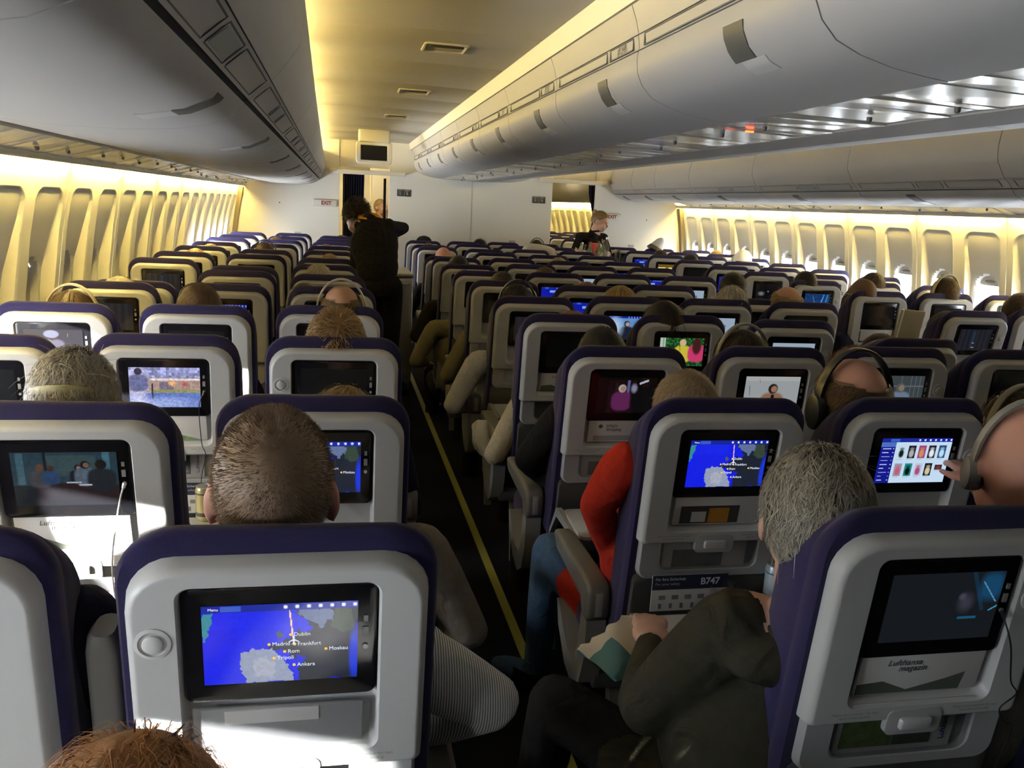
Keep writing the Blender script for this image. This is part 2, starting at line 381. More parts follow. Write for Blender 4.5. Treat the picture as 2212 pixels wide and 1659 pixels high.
def outer_bin(s, y0, y1, hy, nm, i):
    root = empty('overhead_bin', (s*2.3, y0, 1.76)); T = (-s*2.3, -y0, -1.76)
    tag(root, 'grey overhead bin above the %s window seats, %s bin from the rear' % (nm, ORD[i]), 'overhead bin', 'overhead bins along the walls')
    ys = np.linspace(y0+.003, y1-.003, 4)
    def slab(sel, d, ys=ys): return sweep(lambda y: [(s*x, z) for x, z in offs(sel(outer_prof(y)), d)], ys, True)
    slab(lambda p: p[0], .02).build('bin_door', M_FASC, root, loc=T)
    st = slab(lambda p: p[1], .012).build('label_strip', M_FASC, root, loc=T)
    bo = slab(lambda p: p[2], .02).build('bin_bottom', M_BIN, root, loc=T)
    def inner(y): return [(s*x, z) for x, z in offs(offs(outer_prof(y)[0]+outer_prof(y)[1]+outer_prof(y)[2], .012)[18+len(outer_prof(y)[0]+outer_prof(y)[1]+outer_prof(y)[2])-18:][::-1], .012)]
    sweep(inner, np.linspace(y0, y1, 4), True).build('bin_body', mat('bin_inner', (.16, .155, .15), .7), root, loc=T)
    # dark slot between strip and bottom
    m = MB(); m.loops([[(s*x, y, z) for x, z in ((1.99, 1.856), (2.015, 1.846), (2.03, 1.86), (2.0, 1.875))] for y in (y0+.005, y1-.005)]); m.build('slot', M_DARKGAP, root, loc=T, smooth=False)
    pf = outer_prof(hy)
    patch(pf[2], .6, 2.3, hy-.045, hy+.045, -.003, s).build('latch', M_HANDLE, bo)
    patch(pf[2], 2.3, 3.1, hy-.045, hy+.045, -.003, s).build('latch_glint', M_GLINT, bo)
    def sx(z, y): st_ = outer_prof(y)[1]; return float(np.interp(-z, [-q[1] for q in st_], [q[0] for q in st_]))
    def bar(m, ya, yb, za, zb, th=.0009, col=None):
        m.loops([[(s*(sx(za, y)-th), y, za), (s*(sx(zb, y)-th), y, zb), (s*(sx(zb, y)+.003), y, zb), (s*(sx(za, y)+.003), y, za)] for y in (ya, yb)])
    for a, b in ((y0+.06, y0+.52), (y0+.56, y0+.80), (y0+.84, y1-.06)):
        m = MB(); bar(m, a, b, 1.8975, 1.8955); bar(m, a, b, 1.8605, 1.8585)
        for yy in (a, b): bar(m, yy-.0015, yy+.0015, 1.8975, 1.8585)
        m.build('seam', mat('seam_dark', (.10, .097, .09), .8), st, smooth=False)
    m = MB(); bar(m, y0+.58, y0+.78, 1.893, 1.864, .0006); m.build('row_placard', mat('placard', (.36, .37, .35), .5), st, smooth=False)
    for o in bo.children[:] + st.children[:]: o.location = (0, 0, 0)
Lb = [1.07+1.4*k for k in range(-2, 9)]; Lb[-1] = YB-.03
i = 0
for a, b in zip([Y0+.06]+Lb[:-1], Lb):
    if b-a < .3 or b > YB or a < Y0+.05: continue
    i += 1; outer_bin(-1, a, b, min(a+1.03, b-.2), 'left', i)
Rb = [-.2, 1.3, 2.83, 4.36, 5.86, 7.39, 8.88, 9.95, 10.8, YB-.03]
for i, (a, b) in enumerate(zip(Rb[:-1], Rb[1:])): outer_bin(1, a, b, a+.62*(b-a), 'right', i+1)

# ------------------------------------------------------------------ centre bins
def center_prof():
    fasc = [(.833, 2.268), (.815, 2.225), (.803, 2.182)]
    strip = [(.803, 2.178), (.799, 2.155), (.797, 2.134)]
    bott = [(.800, 2.128), (.802, 2.10), (.797, 2.06), (.778, 2.022), (.74, 1.985), (.68, 1.960), (.60, 1.940), (.52, 1.928), (.46, 1.922)]
    return fasc, strip, bott
Cb = [-1.58, -.46, .63, 1.74, 2.84, 3.94, 5.06, 6.12, 7.2, 8.3, 9.4, 10.5, YB-.25]
ROWNUM = {4: '54', 5: '52', 6: '51', 7: '50', 8: '49', 9: '48', 10: '47', 11: '46', 3: '55', 2: '56', 1: '57', 0: '58'}
M_PRINT = mat('print_grey', (.12, .12, .12), .6)
for s, nm in ((-1, 'left'), (1, 'right')):
    pf = center_prof()
    if s > 0: pf = tuple([(x, z+.06*min(1, max(0, (.80-x)/.34))) for x, z in q] for q in pf)
    for i, (a, b) in enumerate(zip(Cb[:-1], Cb[1:])):
        if s > 0 and i < 1: continue
        root = empty('overhead_bin', (s*.7, a, 1.93)); T = (-s*.7, -a, -1.93)
        tag(root, 'curved overhead bin on the %s face of the centre row, %s bin from the rear' % (nm, ORD[i+1]), 'overhead bin', 'centre overhead bins')
        ys = np.linspace(a+.003, b-.003, 3)
        def slab(p, d): return sweep(lambda y: [(s*x, z) for x, z in offs(p, d)], ys, True)
        sweep(lambda y: [(s*x, z) for x, z in offs(offs(pf[0]+pf[1]+pf[2], -.012)[len(pf[0]+pf[1]+pf[2]):][::-1], -.01)], (a, b), True).build('bin_body', MATS['bin_inner'], root, loc=T)
        slab(pf[0], -.015).build('fascia', M_FASC, root, loc=T)
        st = slab(pf[1], -.012).build('label_strip', M_FASC, root, loc=T)
        dr = slab(pf[2], -.02).build('bin_door', M_BIN, root, loc=T)
        if s < 0:
            hy = a+.58*(b-a)-.9+.35
            hy = a+.35*(b-a)
            patch(pf[2], 1.4, 3.6, hy-.055, hy+.055, -.003, s, sg=1).build('latch', M_HANDLE, dr)
            patch(pf[2], 3.6, 4.5, hy-.10, hy+.02, -.003, s, sg=1).build('latch_glint', M_GLINT, dr)
            m = MB()
            for q in (a+.05, a+.30, a+.34, b-.06):
                m.box((s*.8005, q, 2.157), (.006, .006, .036))
            for q0, q1 in ((a+.05, a+.30), (a+.34, b-.06)):
                for zz in (2.175, 2.139): m.box((s*.802, (q0+q1)/2, zz), (.006, q1-q0, .004))
            m.build('seam', mat('seam_soft', (.16, .155, .145), .8), st, smooth=False)
            t = link('row_number', text_mesh('# '+ROWNUM.get(i, '45'), .045, M_PRINT, shear=.2), st, (s*.8045, a+.17, 2.157), (PI/2, 0, -PI/2))
for o in bpy.data.objects:
    if o.name.split('.')[0] == 'overhead_bin': pass
# rounded forward end of the centre row and the spine underneath
def cprofile_full(k, dz):
    f, st, b = center_prof(); half = [(-x*k, z+dz*(2.3-z)) for x, z in f+st+b]+[(-.11*k, 1.91+dz*.39)]
    return half+[(-x, z) for x, z in half[::-1]]
m = MB(); L = []
for k, y, dz in ((1.0, YB-.25, 0), (.985, YB-.17, .02), (.93, YB-.08, .08), (.86, YB-.02, .16)):
    L.append([(x, y, z) for x, z in cprofile_full(k, dz)])
m.loops(L); tag(m.build('center_bin_end_cap', M_BIN), 'rounded grey end cap of centre bins against the white bulkhead', 'bin end cap')
m = MB(); m.box((0, (Y0+YB-.25)/2, 1.925), (.22, YB-.25-Y0, .036), .008); sp = m.build('center_spine', M_FASC, angle=30)
tag(sp, 'long narrow grey spine under the centre bins between service panels', 'bin spine')
# ------------------------------------------------------------------ passenger service panels (reflective strips over the rows)
M_KNOB = mat('knob_grey', (.10, .10, .10), .4); M_SIGNLIT = emat('seat_sign_red', (1, .12, .02), 3.0); M_READ = emat('reading_lamp', (1, .95, .85), 30)
def psu(xa, za, xb, zb, y0, y1, label, grp, seed, lit=0, red=False):
    r = random.Random(seed); root = empty('passenger_service_unit', ((xa+xb)/2, y0, (za+zb)/2)); T = (-(xa+xb)/2, -y0, -(za+zb)/2)
    tag(root, label, 'service panel', grp)
    y = y0; d = Vector((xb-xa, zb-za)); nx = Vector((-d.y, d.x)).normalized()
    if nx.y > 0: nx = -nx
    while y < y1-.02:
        w_ = min(y1-y, r.choice([.07, .10, .13, .19])); e = [r.uniform(-.0035, .0035) for _ in range(4)]
        if y1-(y+w_) < .05: w_ = y1-y
        A = [(xa, y+.002, za+e[0]), (xb, y+.002, zb+e[1]), (xb, y+w_-.002, zb+e[2]), (xa, y+w_-.002, za+e[3])]
        m = MB(); m.loops([A, [(p[0]-nx.x*.012, p[1], p[2]-nx.y*.012) for p in A]]); m.build('panel', M_PSU, root, loc=T, smooth=False); y += w_
    m = MB(); A = [(xa, y0, za+.008), (xb, y0, zb+.008), (xb, y1, zb+.008), (xa, y1, za+.008)]; m.loops([A, [(p[0], p[1], p[2]+.01) for p in A]]); m.build('backing', M_COVER, root, loc=T, smooth=False)
    for q in (.3, .72):
        c = Vector((xa, 0, za)).lerp(Vector((xb, 0, zb)), r.uniform(.3, .75)); yy = y0+(y1-y0)*q
        m = MB(); m.lathe([(.008, .004), (.008, -.006), (.006, -.010), (.003, -.011)], (c.x+nx.x*.006, yy, c.z+nx.y*.006), 12); m.build('air_nozzle', M_KNOB, root, loc=T)
    if red:
        c = Vector((xa, 0, za)).lerp(Vector((xb, 0, zb)), .35); m = MB(); m.box((c.x, y0+.35, c.z-.010), (.028, .012, .006)); m.build('lit_sign', M_SIGNLIT, root, loc=T, smooth=False)
for k in range(-1, 13):
    a = 1.0+.787*k; b = a+.780
    n_ = ORD[k+2]
    psu(-2.725, 1.786, -2.925, 1.728, a, b, 'glossy service panel above the left window seats, %s strip from the rear' % n_, 'service panels', 11+k)
    psu(2.725, 1.786, 2.925, 1.728, a, b, 'glossy service panel above the right window seats, %s strip from the rear' % n_, 'service panels', 51+k)
    if b < YB-.2:
        psu(-.462, 1.925, -.112, 1.912, a, b, 'shiny service panel under the left centre bins, %s strip from the rear' % n_, 'service panels', 91+k, red=(k == 2))
        psu(.462, 1.985, .112, 1.935, a, b, 'shiny service panel under the right centre bins, %s strip from the rear' % n_, 'service panels', 131+k)
# edge rails closing the light slot over the windows
for s_, nm in ((-1, 'left'), (1, 'right')):
    m = MB(); m.loops([[(s_*x, y, z) for x, z in ((2.72, 1.80), (2.735, 1.772), (2.745, 1.80))] for y in (Y0, YB)])
    m.loops([[(s_*x, y, z) for x, z in ((2.922, 1.742), (2.924, 1.712), (2.936, 1.704), (2.941, 1.707), (2.934, 1.745))] for y in (Y0, YB)])
    m.loops([[(s_*x, y, z) for x, z in ((2.70, 1.83), (3.1, 1.80), (3.1, 1.82), (2.70, 1.85))] for y in (Y0, YB)])
    tag(m.build('trim_%d' % (7 if s_ < 0 else 8), mat('rail_cream', (.62, .58, .46), .4), smooth=False), kind='structure')

# ------------------------------------------------------------------ ceiling vents, monitor, signs, rails, curtains
for i, y in enumerate((4.45, 6.25, 8.1, 2.6)):
    root = empty('ceiling_vent', (-1.25, y, 2.35)); tag(root, 'flush slotted air vent in the yellow aisle ceiling, %s from the bulkhead' % ['third', 'second', 'first', 'fourth'][i], 'vent', 'ceiling vents')
    m = MB(); L = [[(p, q, z) for p, q in rr(w_, h_, .02)] for w_, h_, z in ((.22, .24, .012), (.22, .24, .002), (.20, .22, .0), (.185, .205, .006), (.185, .205, .012))]
    m.loops(L); m.build('frame', M_CEIL, root)
    m = MB(); m.box((0, -.085, .001), (.16, .03, .012)); m.build('slot', M_DARKGAP, root, smooth=False)
root = empty('ceiling_monitor', (-1.375, 9.9, 2.0)); tag(root, 'cream box monitor with a dark screen hanging over the left aisle', 'monitor')
m = MB(); m.loops([[(p, y, q+.118) for p, q in rr(w_, h_, r_, 4)] for w_, h_, r_, y in ((.34, .20, .03, .22), (.39, .235, .04, .05), (.395, .24, .04, -.005), (.385, .23, .04, -.02), (.30, .17, .012, -.022), (.285, .155, .01, -.008))]); m.build('housing', M_CREAM, root)
m = MB(); m.loops([[(p, y, q+.118) for p, q in rr(w_, h_, r_, 4)] for w_, h_, r_, y in ((.29, .16, .012, -.004), (.285, .155, .012, -.012))]); m.build('screen', mat('crt_black', (.006, .006, .007), .15), root)
m = MB(); m.box((0, .06, .30), (.34, .22, .15), .02); m.build('mount', M_CREAM, root)
def exit_sign(x, s_):
    root = empty('exit_sign', (x, YB-.012, 1.54)); tag(root, 'small white EXIT sign on the %s bulkhead wall' % s_, 'sign', 'exit signs')
    m = MB(); m.box((0, 0, 0), (.30, .05, .085), .008); m.build('box', M_SIGN, root)
    link('lettering', text_mesh('EXIT', .064, M_RED, bold=.0022), root, (.015, -.0265, 0), (PI/2, 0, 0))
exit_sign(-1.925, 'left'); exit_sign(1.965, 'right')
for x, nm in ((-.905, 'left'), (.93, 'right')):
    root = empty('pictogram_sign', (x, YB-.004, 1.72)); tag(root, 'pair of dark no-smoking pictogram plates on the %s end of the centre bulkhead' % nm, 'sign', 'pictogram signs')
    for d in (-.047, .047):
        m = MB(); m.box((d, 0, 0), (.09, .006, .09), .002); pl = m.build('plate', mat('plate_dark', (.05, .05, .045), .5), root)
        m = MB(); m.box((d, -.004, .033), (.06, .002, .008))
        for k in range(4):
            a = .5+k*.25; m.tube([(d-.02+.035*math.cos(t)*a*.6, -.004, -.025+.06*math.sin(t)*a*.7) for t in np.linspace(0, 1.4, 6)], .0018, 4)
        m.build('print', mat('plate_print', (.35, .34, .3), .5), pl, smooth=False)
for x, z, nm in ((-2.27, 1.14, 'left'), (.586, 1.14, 'centre'), (2.30, 1.15, 'right')):
    m = MB(); m.box((x, YB-.004, z), (.085, .006, .034), .002); tag(m.build('small_placard', mat('placard_grey', (.42, .41, .37), .5)), 'tiny grey placard low on the %s bulkhead wall' % nm, 'placard', 'small placards')
for x, nm in ((-2.5, 'left'), (2.5, 'right')):
    m = MB(); m.lathe([(.008, 0), (.008, -.004), (.004, -.005)], (x, YB-.001, 1.52), 10, 'y'); tag(m.build('coat_stud', M_DGREY), 'tiny dark stud on the %s bulkhead wall' % nm, 'stud')
for x0, x1, z, nm in ((-1.885, -.90, 1.955, 'left'), (.92, 1.86, 1.985, 'right')):
    root = empty('curtain_rail', (x0, YB-.12, z)); tag(root, 'cream curtain rail across the %s aisle opening' % nm, 'curtain rail', 'curtain rails')
    m = MB(); m.box(((x1-x0)/2, 0, 0), (x1-x0, .05, .055), .008); m.build('rail', M_CREAM, root)
    for xx in (.03, x1-x0-.03):
        m = MB(); m.box((xx, .06, .01), (.05, .12, .05), .006); m.build('bracket', M_CREAM, root)
def curtain(name, xa, xb, xa2, xb2, ztop, zb, y, label, tie=None, folds=9):
    m = MB(); n = 10*folds; zs = np.linspace(ztop, zb, 22); L = []
    for z in zs:
        t = (ztop-z)/(ztop-zb); k = 0
        if tie is not None: k = math.exp(-((z-tie)/.22)**2)
        a = xa+(xa2-xa)*t; b = xb+(xb2-xb)*t
        if tie is not None:
            cx = xb2-.03; a = a*(1-k)+(cx-.04)*k; b = b*(1-k)+(cx+.04)*k
        f = [(a+(b-a)*j/n, y+.022*math.sin(2*PI*folds*j/n+.4*math.sin(3*t)), z) for j in range(n+1)]
        L.append(f+[(p[0], p[1]+.004, p[2]) for p in f[::-1]])
    m.loops(L); return tag(m.build(name, M_NAVYCURT, angle=80), label, 'curtain')
curtain('curtain', -1.70, -1.42, -1.70, -1.44, 1.93, .005, YB+.15, 'dark navy pleated curtain gathered in the left aisle opening')
curtain('curtain', 1.66, 1.90, 1.70, 1.82, 1.955, .005, YB+.12, 'dark navy curtain tied back in the right aisle opening', tie=1.5, folds=6)
curtain('curtain', -1.16, -1.125, -1.16, -1.125, 1.9, .005, YB+.3, 'narrow dark curtain edge beside the centre bulkhead post', folds=2)
# ------------------------------------------------------------------ what shows through the openings: galley side left, next cabin right
def panel_box(name, c, d, m_, label, cat):
    m = MB(); m.box(c, d, .01); return tag(m.build(name, m_), label, cat)
panel_box('galley_cabinet', (-1.02, 13.6, 1.05), (.5, .8, 2.1), M_COVER, 'white galley cabinet seen through the left aisle opening', 'cabinet')
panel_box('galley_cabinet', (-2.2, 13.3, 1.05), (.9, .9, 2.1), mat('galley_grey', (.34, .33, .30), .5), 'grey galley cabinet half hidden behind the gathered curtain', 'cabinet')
panel_box('galley_end_panel', (-1.5, 15.2, 1.05), (1.6, .06, 2.1), M_COVER, 'pale end panel far down the left aisle', 'panel')
def far_bin(y0, y1, i):
    root = empty('overhead_bin', (2.3, y0, 1.76)); T = (-2.3, -y0, -1.76)
    tag(root, 'grey bin in the next cabin beyond the right opening, %s of six' % ORD[i], 'overhead bin', 'bins of the next cabin')
    f, st, b = outer_prof(11.7); prof = [(x-.05, z) for x, z in f+st+b]
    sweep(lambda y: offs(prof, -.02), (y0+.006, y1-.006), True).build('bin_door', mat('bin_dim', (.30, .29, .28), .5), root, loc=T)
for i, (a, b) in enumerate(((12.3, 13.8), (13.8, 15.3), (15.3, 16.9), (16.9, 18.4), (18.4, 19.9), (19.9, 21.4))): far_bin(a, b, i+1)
m = MB(); m.box((2.0, 14.0, 1.93), (.01, .09, .09)); o = m.build('letter_placard', mat('placard_black', (.03, .03, .03), .5), smooth=False); tag(o, 'small dark lettered placard on a bin of the next cabin', 'placard')
# ------------------------------------------------------------------ seats
M_NAVY = mat('seat_fabric_navy', (.016, .0135, .060), .92, spec=.15, sheen=.15, noise_s=260, noise_a=.22, bump=.25, bump_s=900)
M_SHELL = mat('seat_shell', (.52, .52, .51), .38, noise_s=60, noise_a=.015)
M_SHELL2 = mat('seat_lower_shell', (.40, .40, .40), .45)
M_BEZEL = mat('screen_bezel', (.006, .006, .007), .12, spec=.6)
M_RECESS = mat('recess_grey', (.10, .10, .10), .5)
M_SILVER = mat('button_silver', (.55, .54, .52), .3, metal=.6)
M_ARM = mat('armrest_grey', (.125, .118, .105), .5)
M_ARM2 = mat('armrest_light', (.27, .265, .255), .45)
M_TRAY = mat('tray_table', (.42, .41, .39), .45)
M_DISPOFF = mat('display_off', (.012, .014, .016), .10, spec=.6)
HZ, LB, TH0 = .42, .757, math.radians(6.5)         # hinge height, back length, usual recline
ROWY = lambda n: 1.186+.787*(n-1)                   # where the seat tops stand
def uv(w_, v0, v1, y, r, rb=None, n=6): return [(p, y, q+(v0+v1)/2) for p, q in rr(w_, v1-v0, r, n, rb)]
SM = {}
def seat_meshes():
    # navy back cushion wrapped round the back, with a stitched groove
    m = MB(); L = []
    for y, ins, top in ((.155, .05, -.15), (.148, .025, -.12), (.125, .008, -.092), (.095, .001, -.062), (.060, .0, -.034), (.036, .0, -.016), (.031, .0025, -.015), (.026, 0, -.010), (.012, 0, -.001), (.002, .001, 0), (-.006, .006, -.004), (-.008, .03, -.03)):
        L.append([(p*(1+.01*math.sin(q*9)), y+.004*math.sin(p*40)*(ins < .02), q) for p, y, q in uv(.437-2*ins, .03+ins*.4, LB+top, y, .082-ins*.5, .03, 8)])
    m.loops(L); SM['back_cushion'] = m.mesh('back_cushion', M_NAVY, True, 60)
    # upper shell with its screen-and-pocket recess
    T = LB-.035
    m = MB(); L = []
    for w_, v0, v1, y, r, rb in ((.408, .372, T, -.004, .066, .008), (.400, .372, T-.004, -.030, .066, .010), (.394, .375, T-.007, -.036, .064, .010), (.384, .379, T-.012, -.0395, .060, .010), (.380, .381, T-.014, -.040, .058, .010), (.376, .383, T-.016, -.040, .056, .010), (.280, .401, T-.027, -.040, .022, .022), (.275, .4035, T-.0295, -.040, .021, .021),
                                 (.272, .405, T-.031, -.040, .020, .02), (.266, .408, T-.034, -.036, .018, .018), (.262, .416, T-.036, -.018, .016, .02), (.255, .43, T-.040, -.013, .01, .01)):
        L.append(uv(w_, v0, v1, y, r, rb, 6))
    m.loops(L, True, True); SM['back_shell'] = m.mesh('back_shell', M_SHELL, True, 35)
    # screen bezel filling the upper part of the recess
    bt = T-.035; bb = bt-.186; SM['bz'] = (bb, bt)
    m = MB(); m.loops([uv(w_, bb+i, bt-i, y, .012, .012, 4) for w_, i, y in ((.262, 0, -.010), (.262, 0, -.030), (.258, .002, -.0335), (.250, .006, -.0345))]); SM['screen_bezel'] = m.mesh('screen_bezel', M_BEZEL, True, 30)
    dc = (bb+bt)/2+.002; SM['dc'] = dc
    m = MB(); m.loops([[(p, y, q+dc) for p, q in rr(.2085, .1285, .002, 2)] for y in (-.0340, -.0352)]); SM['display'] = m.mesh('display', M_DISPOFF, False)
    m = MB(); m.box((.1145, -.035, dc+.012), (.008, .003, .016)); m.box((.1145, -.035, dc+.034), (.006, .003, .010)); m.mi = 1; m.lathe([(.004, 0), (.004, -.003), (.002, -.003)], (.1145, -.034, dc-.012), 10, 'y'); SM['jack_panel'] = m.mesh('jack_panel', [mat('port_grey', (.25, .25, .25), .4), M_SILVER], True)
    m = MB(); m.lathe([(.024, .0), (.024, -.002), (.019, -.003), (.0170, .006), (.0135, .006), (.0135, -.004), (.011, -.0055), (.002, -.006)], (0, -.0395, dc+.012), 20, 'y'); SM['coat_button'] = m.mesh('coat_button', mat('button_grey', (.60, .59, .57), .3), True, 30)
    # ledge of the literature pocket
    m = MB(); m.loops([[(x, y, z) for y, z in ((-.006, .41), (-.034, .41), (-.039, .404), (-.006, .40))] for x in (-.132, .132)]); SM['pocket_ledge'] = m.mesh('pocket_ledge', M_SHELL, True, 30)
    # latch under the shell
    m = MB(); m.loops([[(p, y, q+.372) for p, q in rr(w_, h_, .012, 4)] for w_, h_, y in ((.105, .05, -.030), (.105, .05, -.0415), (.098, .043, -.0425))]); m.mi = 1; m.box((0, -.044, .372), (.06, .012, .022), .004); SM['tray_latch'] = m.mesh('tray_latch', [M_SHELL2, M_SHELL], True, 30)
    # lower shell with pocket
    m = MB(); L = []
    for w_, v0, v1, y, r, rb in ((.392, .262, .40, -.002, .01, .03), (.384, .262, .40, -.020, .01, .03), (.377, .266, .396, -.024, .01, .03), (.373, .268, .394, -.024, .01, .03), (.280, .282, .393, -.024, .01, .025), (.275, .285, .392, -.024, .01, .025), (.268, .288, .39, -.021, .01, .022), (.262, .293, .388, -.012, .01, .02)):
        L.append(uv(w_, v0, v1, y, r, rb, 5))
    m.loops(L); SM['lower_shell'] = m.mesh('lower_shell', M_SHELL2, True, 30)
    m = MB(); m.loops([uv(w_, v0, v1, y, .02, .02, 3) for w_, v0, v1, y in ((.40, -.02, .275, .01), (.40, -.02, .275, -.010), (.39, -.01, .265, -.015))]); SM['lower_back'] = m.mesh('lower_back', mat('lower_back_dark', (.075, .075, .075), .55), True, 30)
    m = MB(); m.box((0, .30, .415), (.475, .46, .13), .04); SM['seat_cushion'] = m.mesh('seat_cushion', M_NAVY, True, 60)
    m = MB(); m.box((0, .28, .315), (.49, .40, .07), .01); m.box((0, .12, .33), (.5, .03, .03)); SM['seat_frame'] = m.mesh('seat_frame', M_DGREY, True, 30)
    m = MB(); m.loops([[(x, y, z) for x in (-.02, .02) for y, z in ()] or [(-.018, a, 0), (.018, a, 0), (.018, b, .30), (-.018, b, .30)] for a, b in ((.02, .10), (.06, .14))]); SM['leg'] = m.mesh('leg', M_ARM, False)
    # armrest: pad with rounded rear end, over a side support that sweeps down and forward
    m = MB(); L = []
    for y, z0, z1, w_ in ((.035, .535, .59, .046), (.04, .52, .607, .060), (.055, .508, .618, .065), (.085, .506, .622, .065), (.11, .55, .624, .065), (.40, .575, .628, .062), (.44, .585, .625, .056), (.455, .595, .615, .04)):
        L.append([(p, y, q+(z0+z1)/2) for p, q in rr(w_, z1-z0, .012, 3)])
    m.loops(L); SM['armrest'] = m.mesh('armrest', M_ARM, True, 45)
    m = MB(); m.box((0, .0375, .562), (.022, .006, .07), .002); SM['armrest_button'] = m.mesh('armrest_button', M_ARM2, True, 30)
    m = MB(); P = [(.05, .51), (.05, .40), (.09, .30), (.16, .26), (.24, .28), (.33, .36), (.36, .43), (.34, .44), (.28, .38), (.22, .34), (.15, .34), (.12, .40), (.105, .51)]
    m.loops([[(x, y, z) for y, z in P] for x in (-.028, -.022, .022, .028)]); SM['armrest_support'] = m.mesh('armrest_support', M_ARM2, True, 35)
    # raised armrest (stowed between two backs)
    m = MB(); m.loops([[(p, y, q) for p, q in rr(.05, .09, .02, 3)] for y in (0,)]*1 or []) if False else None
    # tray table, folded down on two arms
    m = MB(); m.loops([[(p, q-.235, z) for p, q in rr(.40-i, .25-i, .02, 4)] for z, i in ((.585, .01), (.589, 0), (.599, 0), (.603, .01))]); SM['tray_table'] = m.mesh('tray_table', M_TRAY, True, 30)
    m = MB(); m.loops([[(x, y, z) for y, z in ((.02, .46), (-.02, .50), (-.09, .60), (-.13, .605), (-.34, .584), (-.34, .568), (-.10, .572), (.02, .43))] for x in (-.009, .009)]); SM['tray_arm'] = m.mesh('tray_arm', M_ARM2, False)
seat_meshes()
XS = dict(A=-2.826, B=-2.312, C=-1.80, D=-.770, E=-.257, F=.257, G=.770, H=1.80, J=2.312, K=2.826)
COFF = {('D', 1): -.02, ('D', 2): -.03, ('D', 3): -.03, ('D', 4): -.01, ('D', 9): .015, ('D', 10): .02, ('D', 11): .025, ('D', 12): .028, ('D', 13): .03, ('E', 2): -.012, ('E', 11): .012, ('E', 12): .015, ('E', 13): .018}
LOFF = {1: -.032, 2: -.008, 3: .033, 4: .012, 5: .015, 6: -.012, 7: -.040, 8: -.040, 9: -.032, 10: -.022, 11: -.01, 12: .01, 13: .03}
# extra recline in degrees for seats that lean back or stand up
REC = {('C', 1): 1.5, ('C', 2): 0.5, ('C', 3): -3.0, ('C', 4): -5, ('C', 5): -5, ('C', 6): -1.0, ('C', 8): 4.0, ('C', 9): 0.5, ('C', 10): 0.5, ('C', 12): 2.5, ('C', 13): 3.0, ('B', 2): 4.0, ('B', 3): -3.0, ('B', 4): -1.0, ('B', 5): -5, ('B', 6): -5, ('B', 7): 8.0, ('B', 8): -0.5, ('B', 9): 3.5, ('B', 13): -5, ('A', 4): 0.0, ('A', 5): -2.5, ('A', 7): -4.5, ('A', 8): -1.0, ('A', 9): -0.5, ('A', 10): 1.0, ('A', 11): -0.5, ('A', 12): 1.0, ('A', 13): 0.5, ('D', 2): 1.0, ('D', 3): 1.5, ('D', 4): -1.0, ('D', 5): 3.0, ('D', 6): 0.0, ('D', 7): 2.0, ('D', 8): 6.0, ('D', 9): 5.5, ('D', 11): 3.5, ('D', 13): 7.0, ('E', 3): -0.5, ('E', 4): -4.5, ('E', 5): -1.5, ('E', 7): 0.0, ('E', 9): 2.0, ('E', 11): 5.0, ('F', 4): 0.0, ('F', 5): -2.5, ('F', 6): -2.0, ('F', 7): -3.5, ('F', 8): -1.5, ('F', 9): 4.0, ('G', 5): -1.0, ('G', 7): -3.5, ('G', 8): -4.0, ('G', 9): 0.5, ('A', 6): 15, ('G', 4): 15, ('G', 6): 15, ('H', 5): 5.5, ('H', 6): -5, ('J', 6): -5, ('K', 6): -5, ('H', 7): -5, ('J', 7): -5, ('H', 8): -5, ('E', 6): 4.5, ('D', 10): 15, ('E', 2): 0.5, ('D', 1): 1.0, ('B', 1): 0.0, ('F', 3): -2.5, ('G', 3): -2.0, ('E', 13): 4.5, ('F', 10): 3.0, ('G', 10): -1.0, ('E', 10): 0.0, ('D', 12): 9.5}
TRAYS = {('C', 1), ('B', 1), ('D', 2), ('D', 3), ('D', 5), ('B', 3), ('C', 3), ('B', 2), ('E', 3)}
BLK = dict(A='left window', B='left middle', C='left aisle', D='centre left-aisle', E='centre inner-left', F='centre inner-right', G='centre right-aisle', H='right aisle', J='right middle', K='right window')
SEATS = {}
SUB = {'jack_panel': 'screen_bezel'}
def make_seat(c, n, block_first, block_last):
    x = XS[c]+(LOFF.get(n, 0) if c in 'ABC' else COFF.get((c, n), 0)); th = TH0+math.radians(REC.get((c, n), 0)); y = ROWY(n)+LB*math.sin(TH0)-.03
    root = empty('cabin_seat', (x, y, 0))
    tag(root, 'navy seat with grey back shell in the %s column, %s row from the camera' % (BLK[c], ORD[n]), 'seat', 'economy seats')
    parts = {}
    for k in ('back_cushion', 'back_shell', 'screen_bezel', 'display', 'coat_button', 'pocket_ledge', 'tray_latch', 'lower_shell', 'lower_back'):
        o = link(k, SM[k], root, (0, 0, HZ), (th, 0, 0)); parts[k] = o
        if k == 'coat_button': o.location = Vector((0, 0, HZ))+Vector(((-.166 if c in 'ABC' else .166), 0, 0))
    link('jack_panel', SM['jack_panel'], parts['screen_bezel'])
    link('seat_cushion', SM['seat_cushion'], root); link('seat_frame', SM['seat_frame'], root)
    for s_ in (-.17, .17): link('leg', SM['leg'], root, (s_, 0, 0))
    sides = ([-.2567] if not (c == 'C' and n == 1) else [])+([.2567] if block_last else [])
    for s_ in sides:
        a = link('armrest', SM['armrest'], root, (s_, 0, 0)); link('armrest_button', SM['armrest_button'], a); link('armrest_support', SM['armrest_support'], root, (s_, 0, 0))
    if (c, n) in TRAYS:
        link('tray_table', SM['tray_table'], root)
        for s_ in (-.205, .205): link('tray_arm', SM['tray_arm'], root, (s_, 0, 0))
    SEATS[(c, n)] = (root, parts, x, y, th)
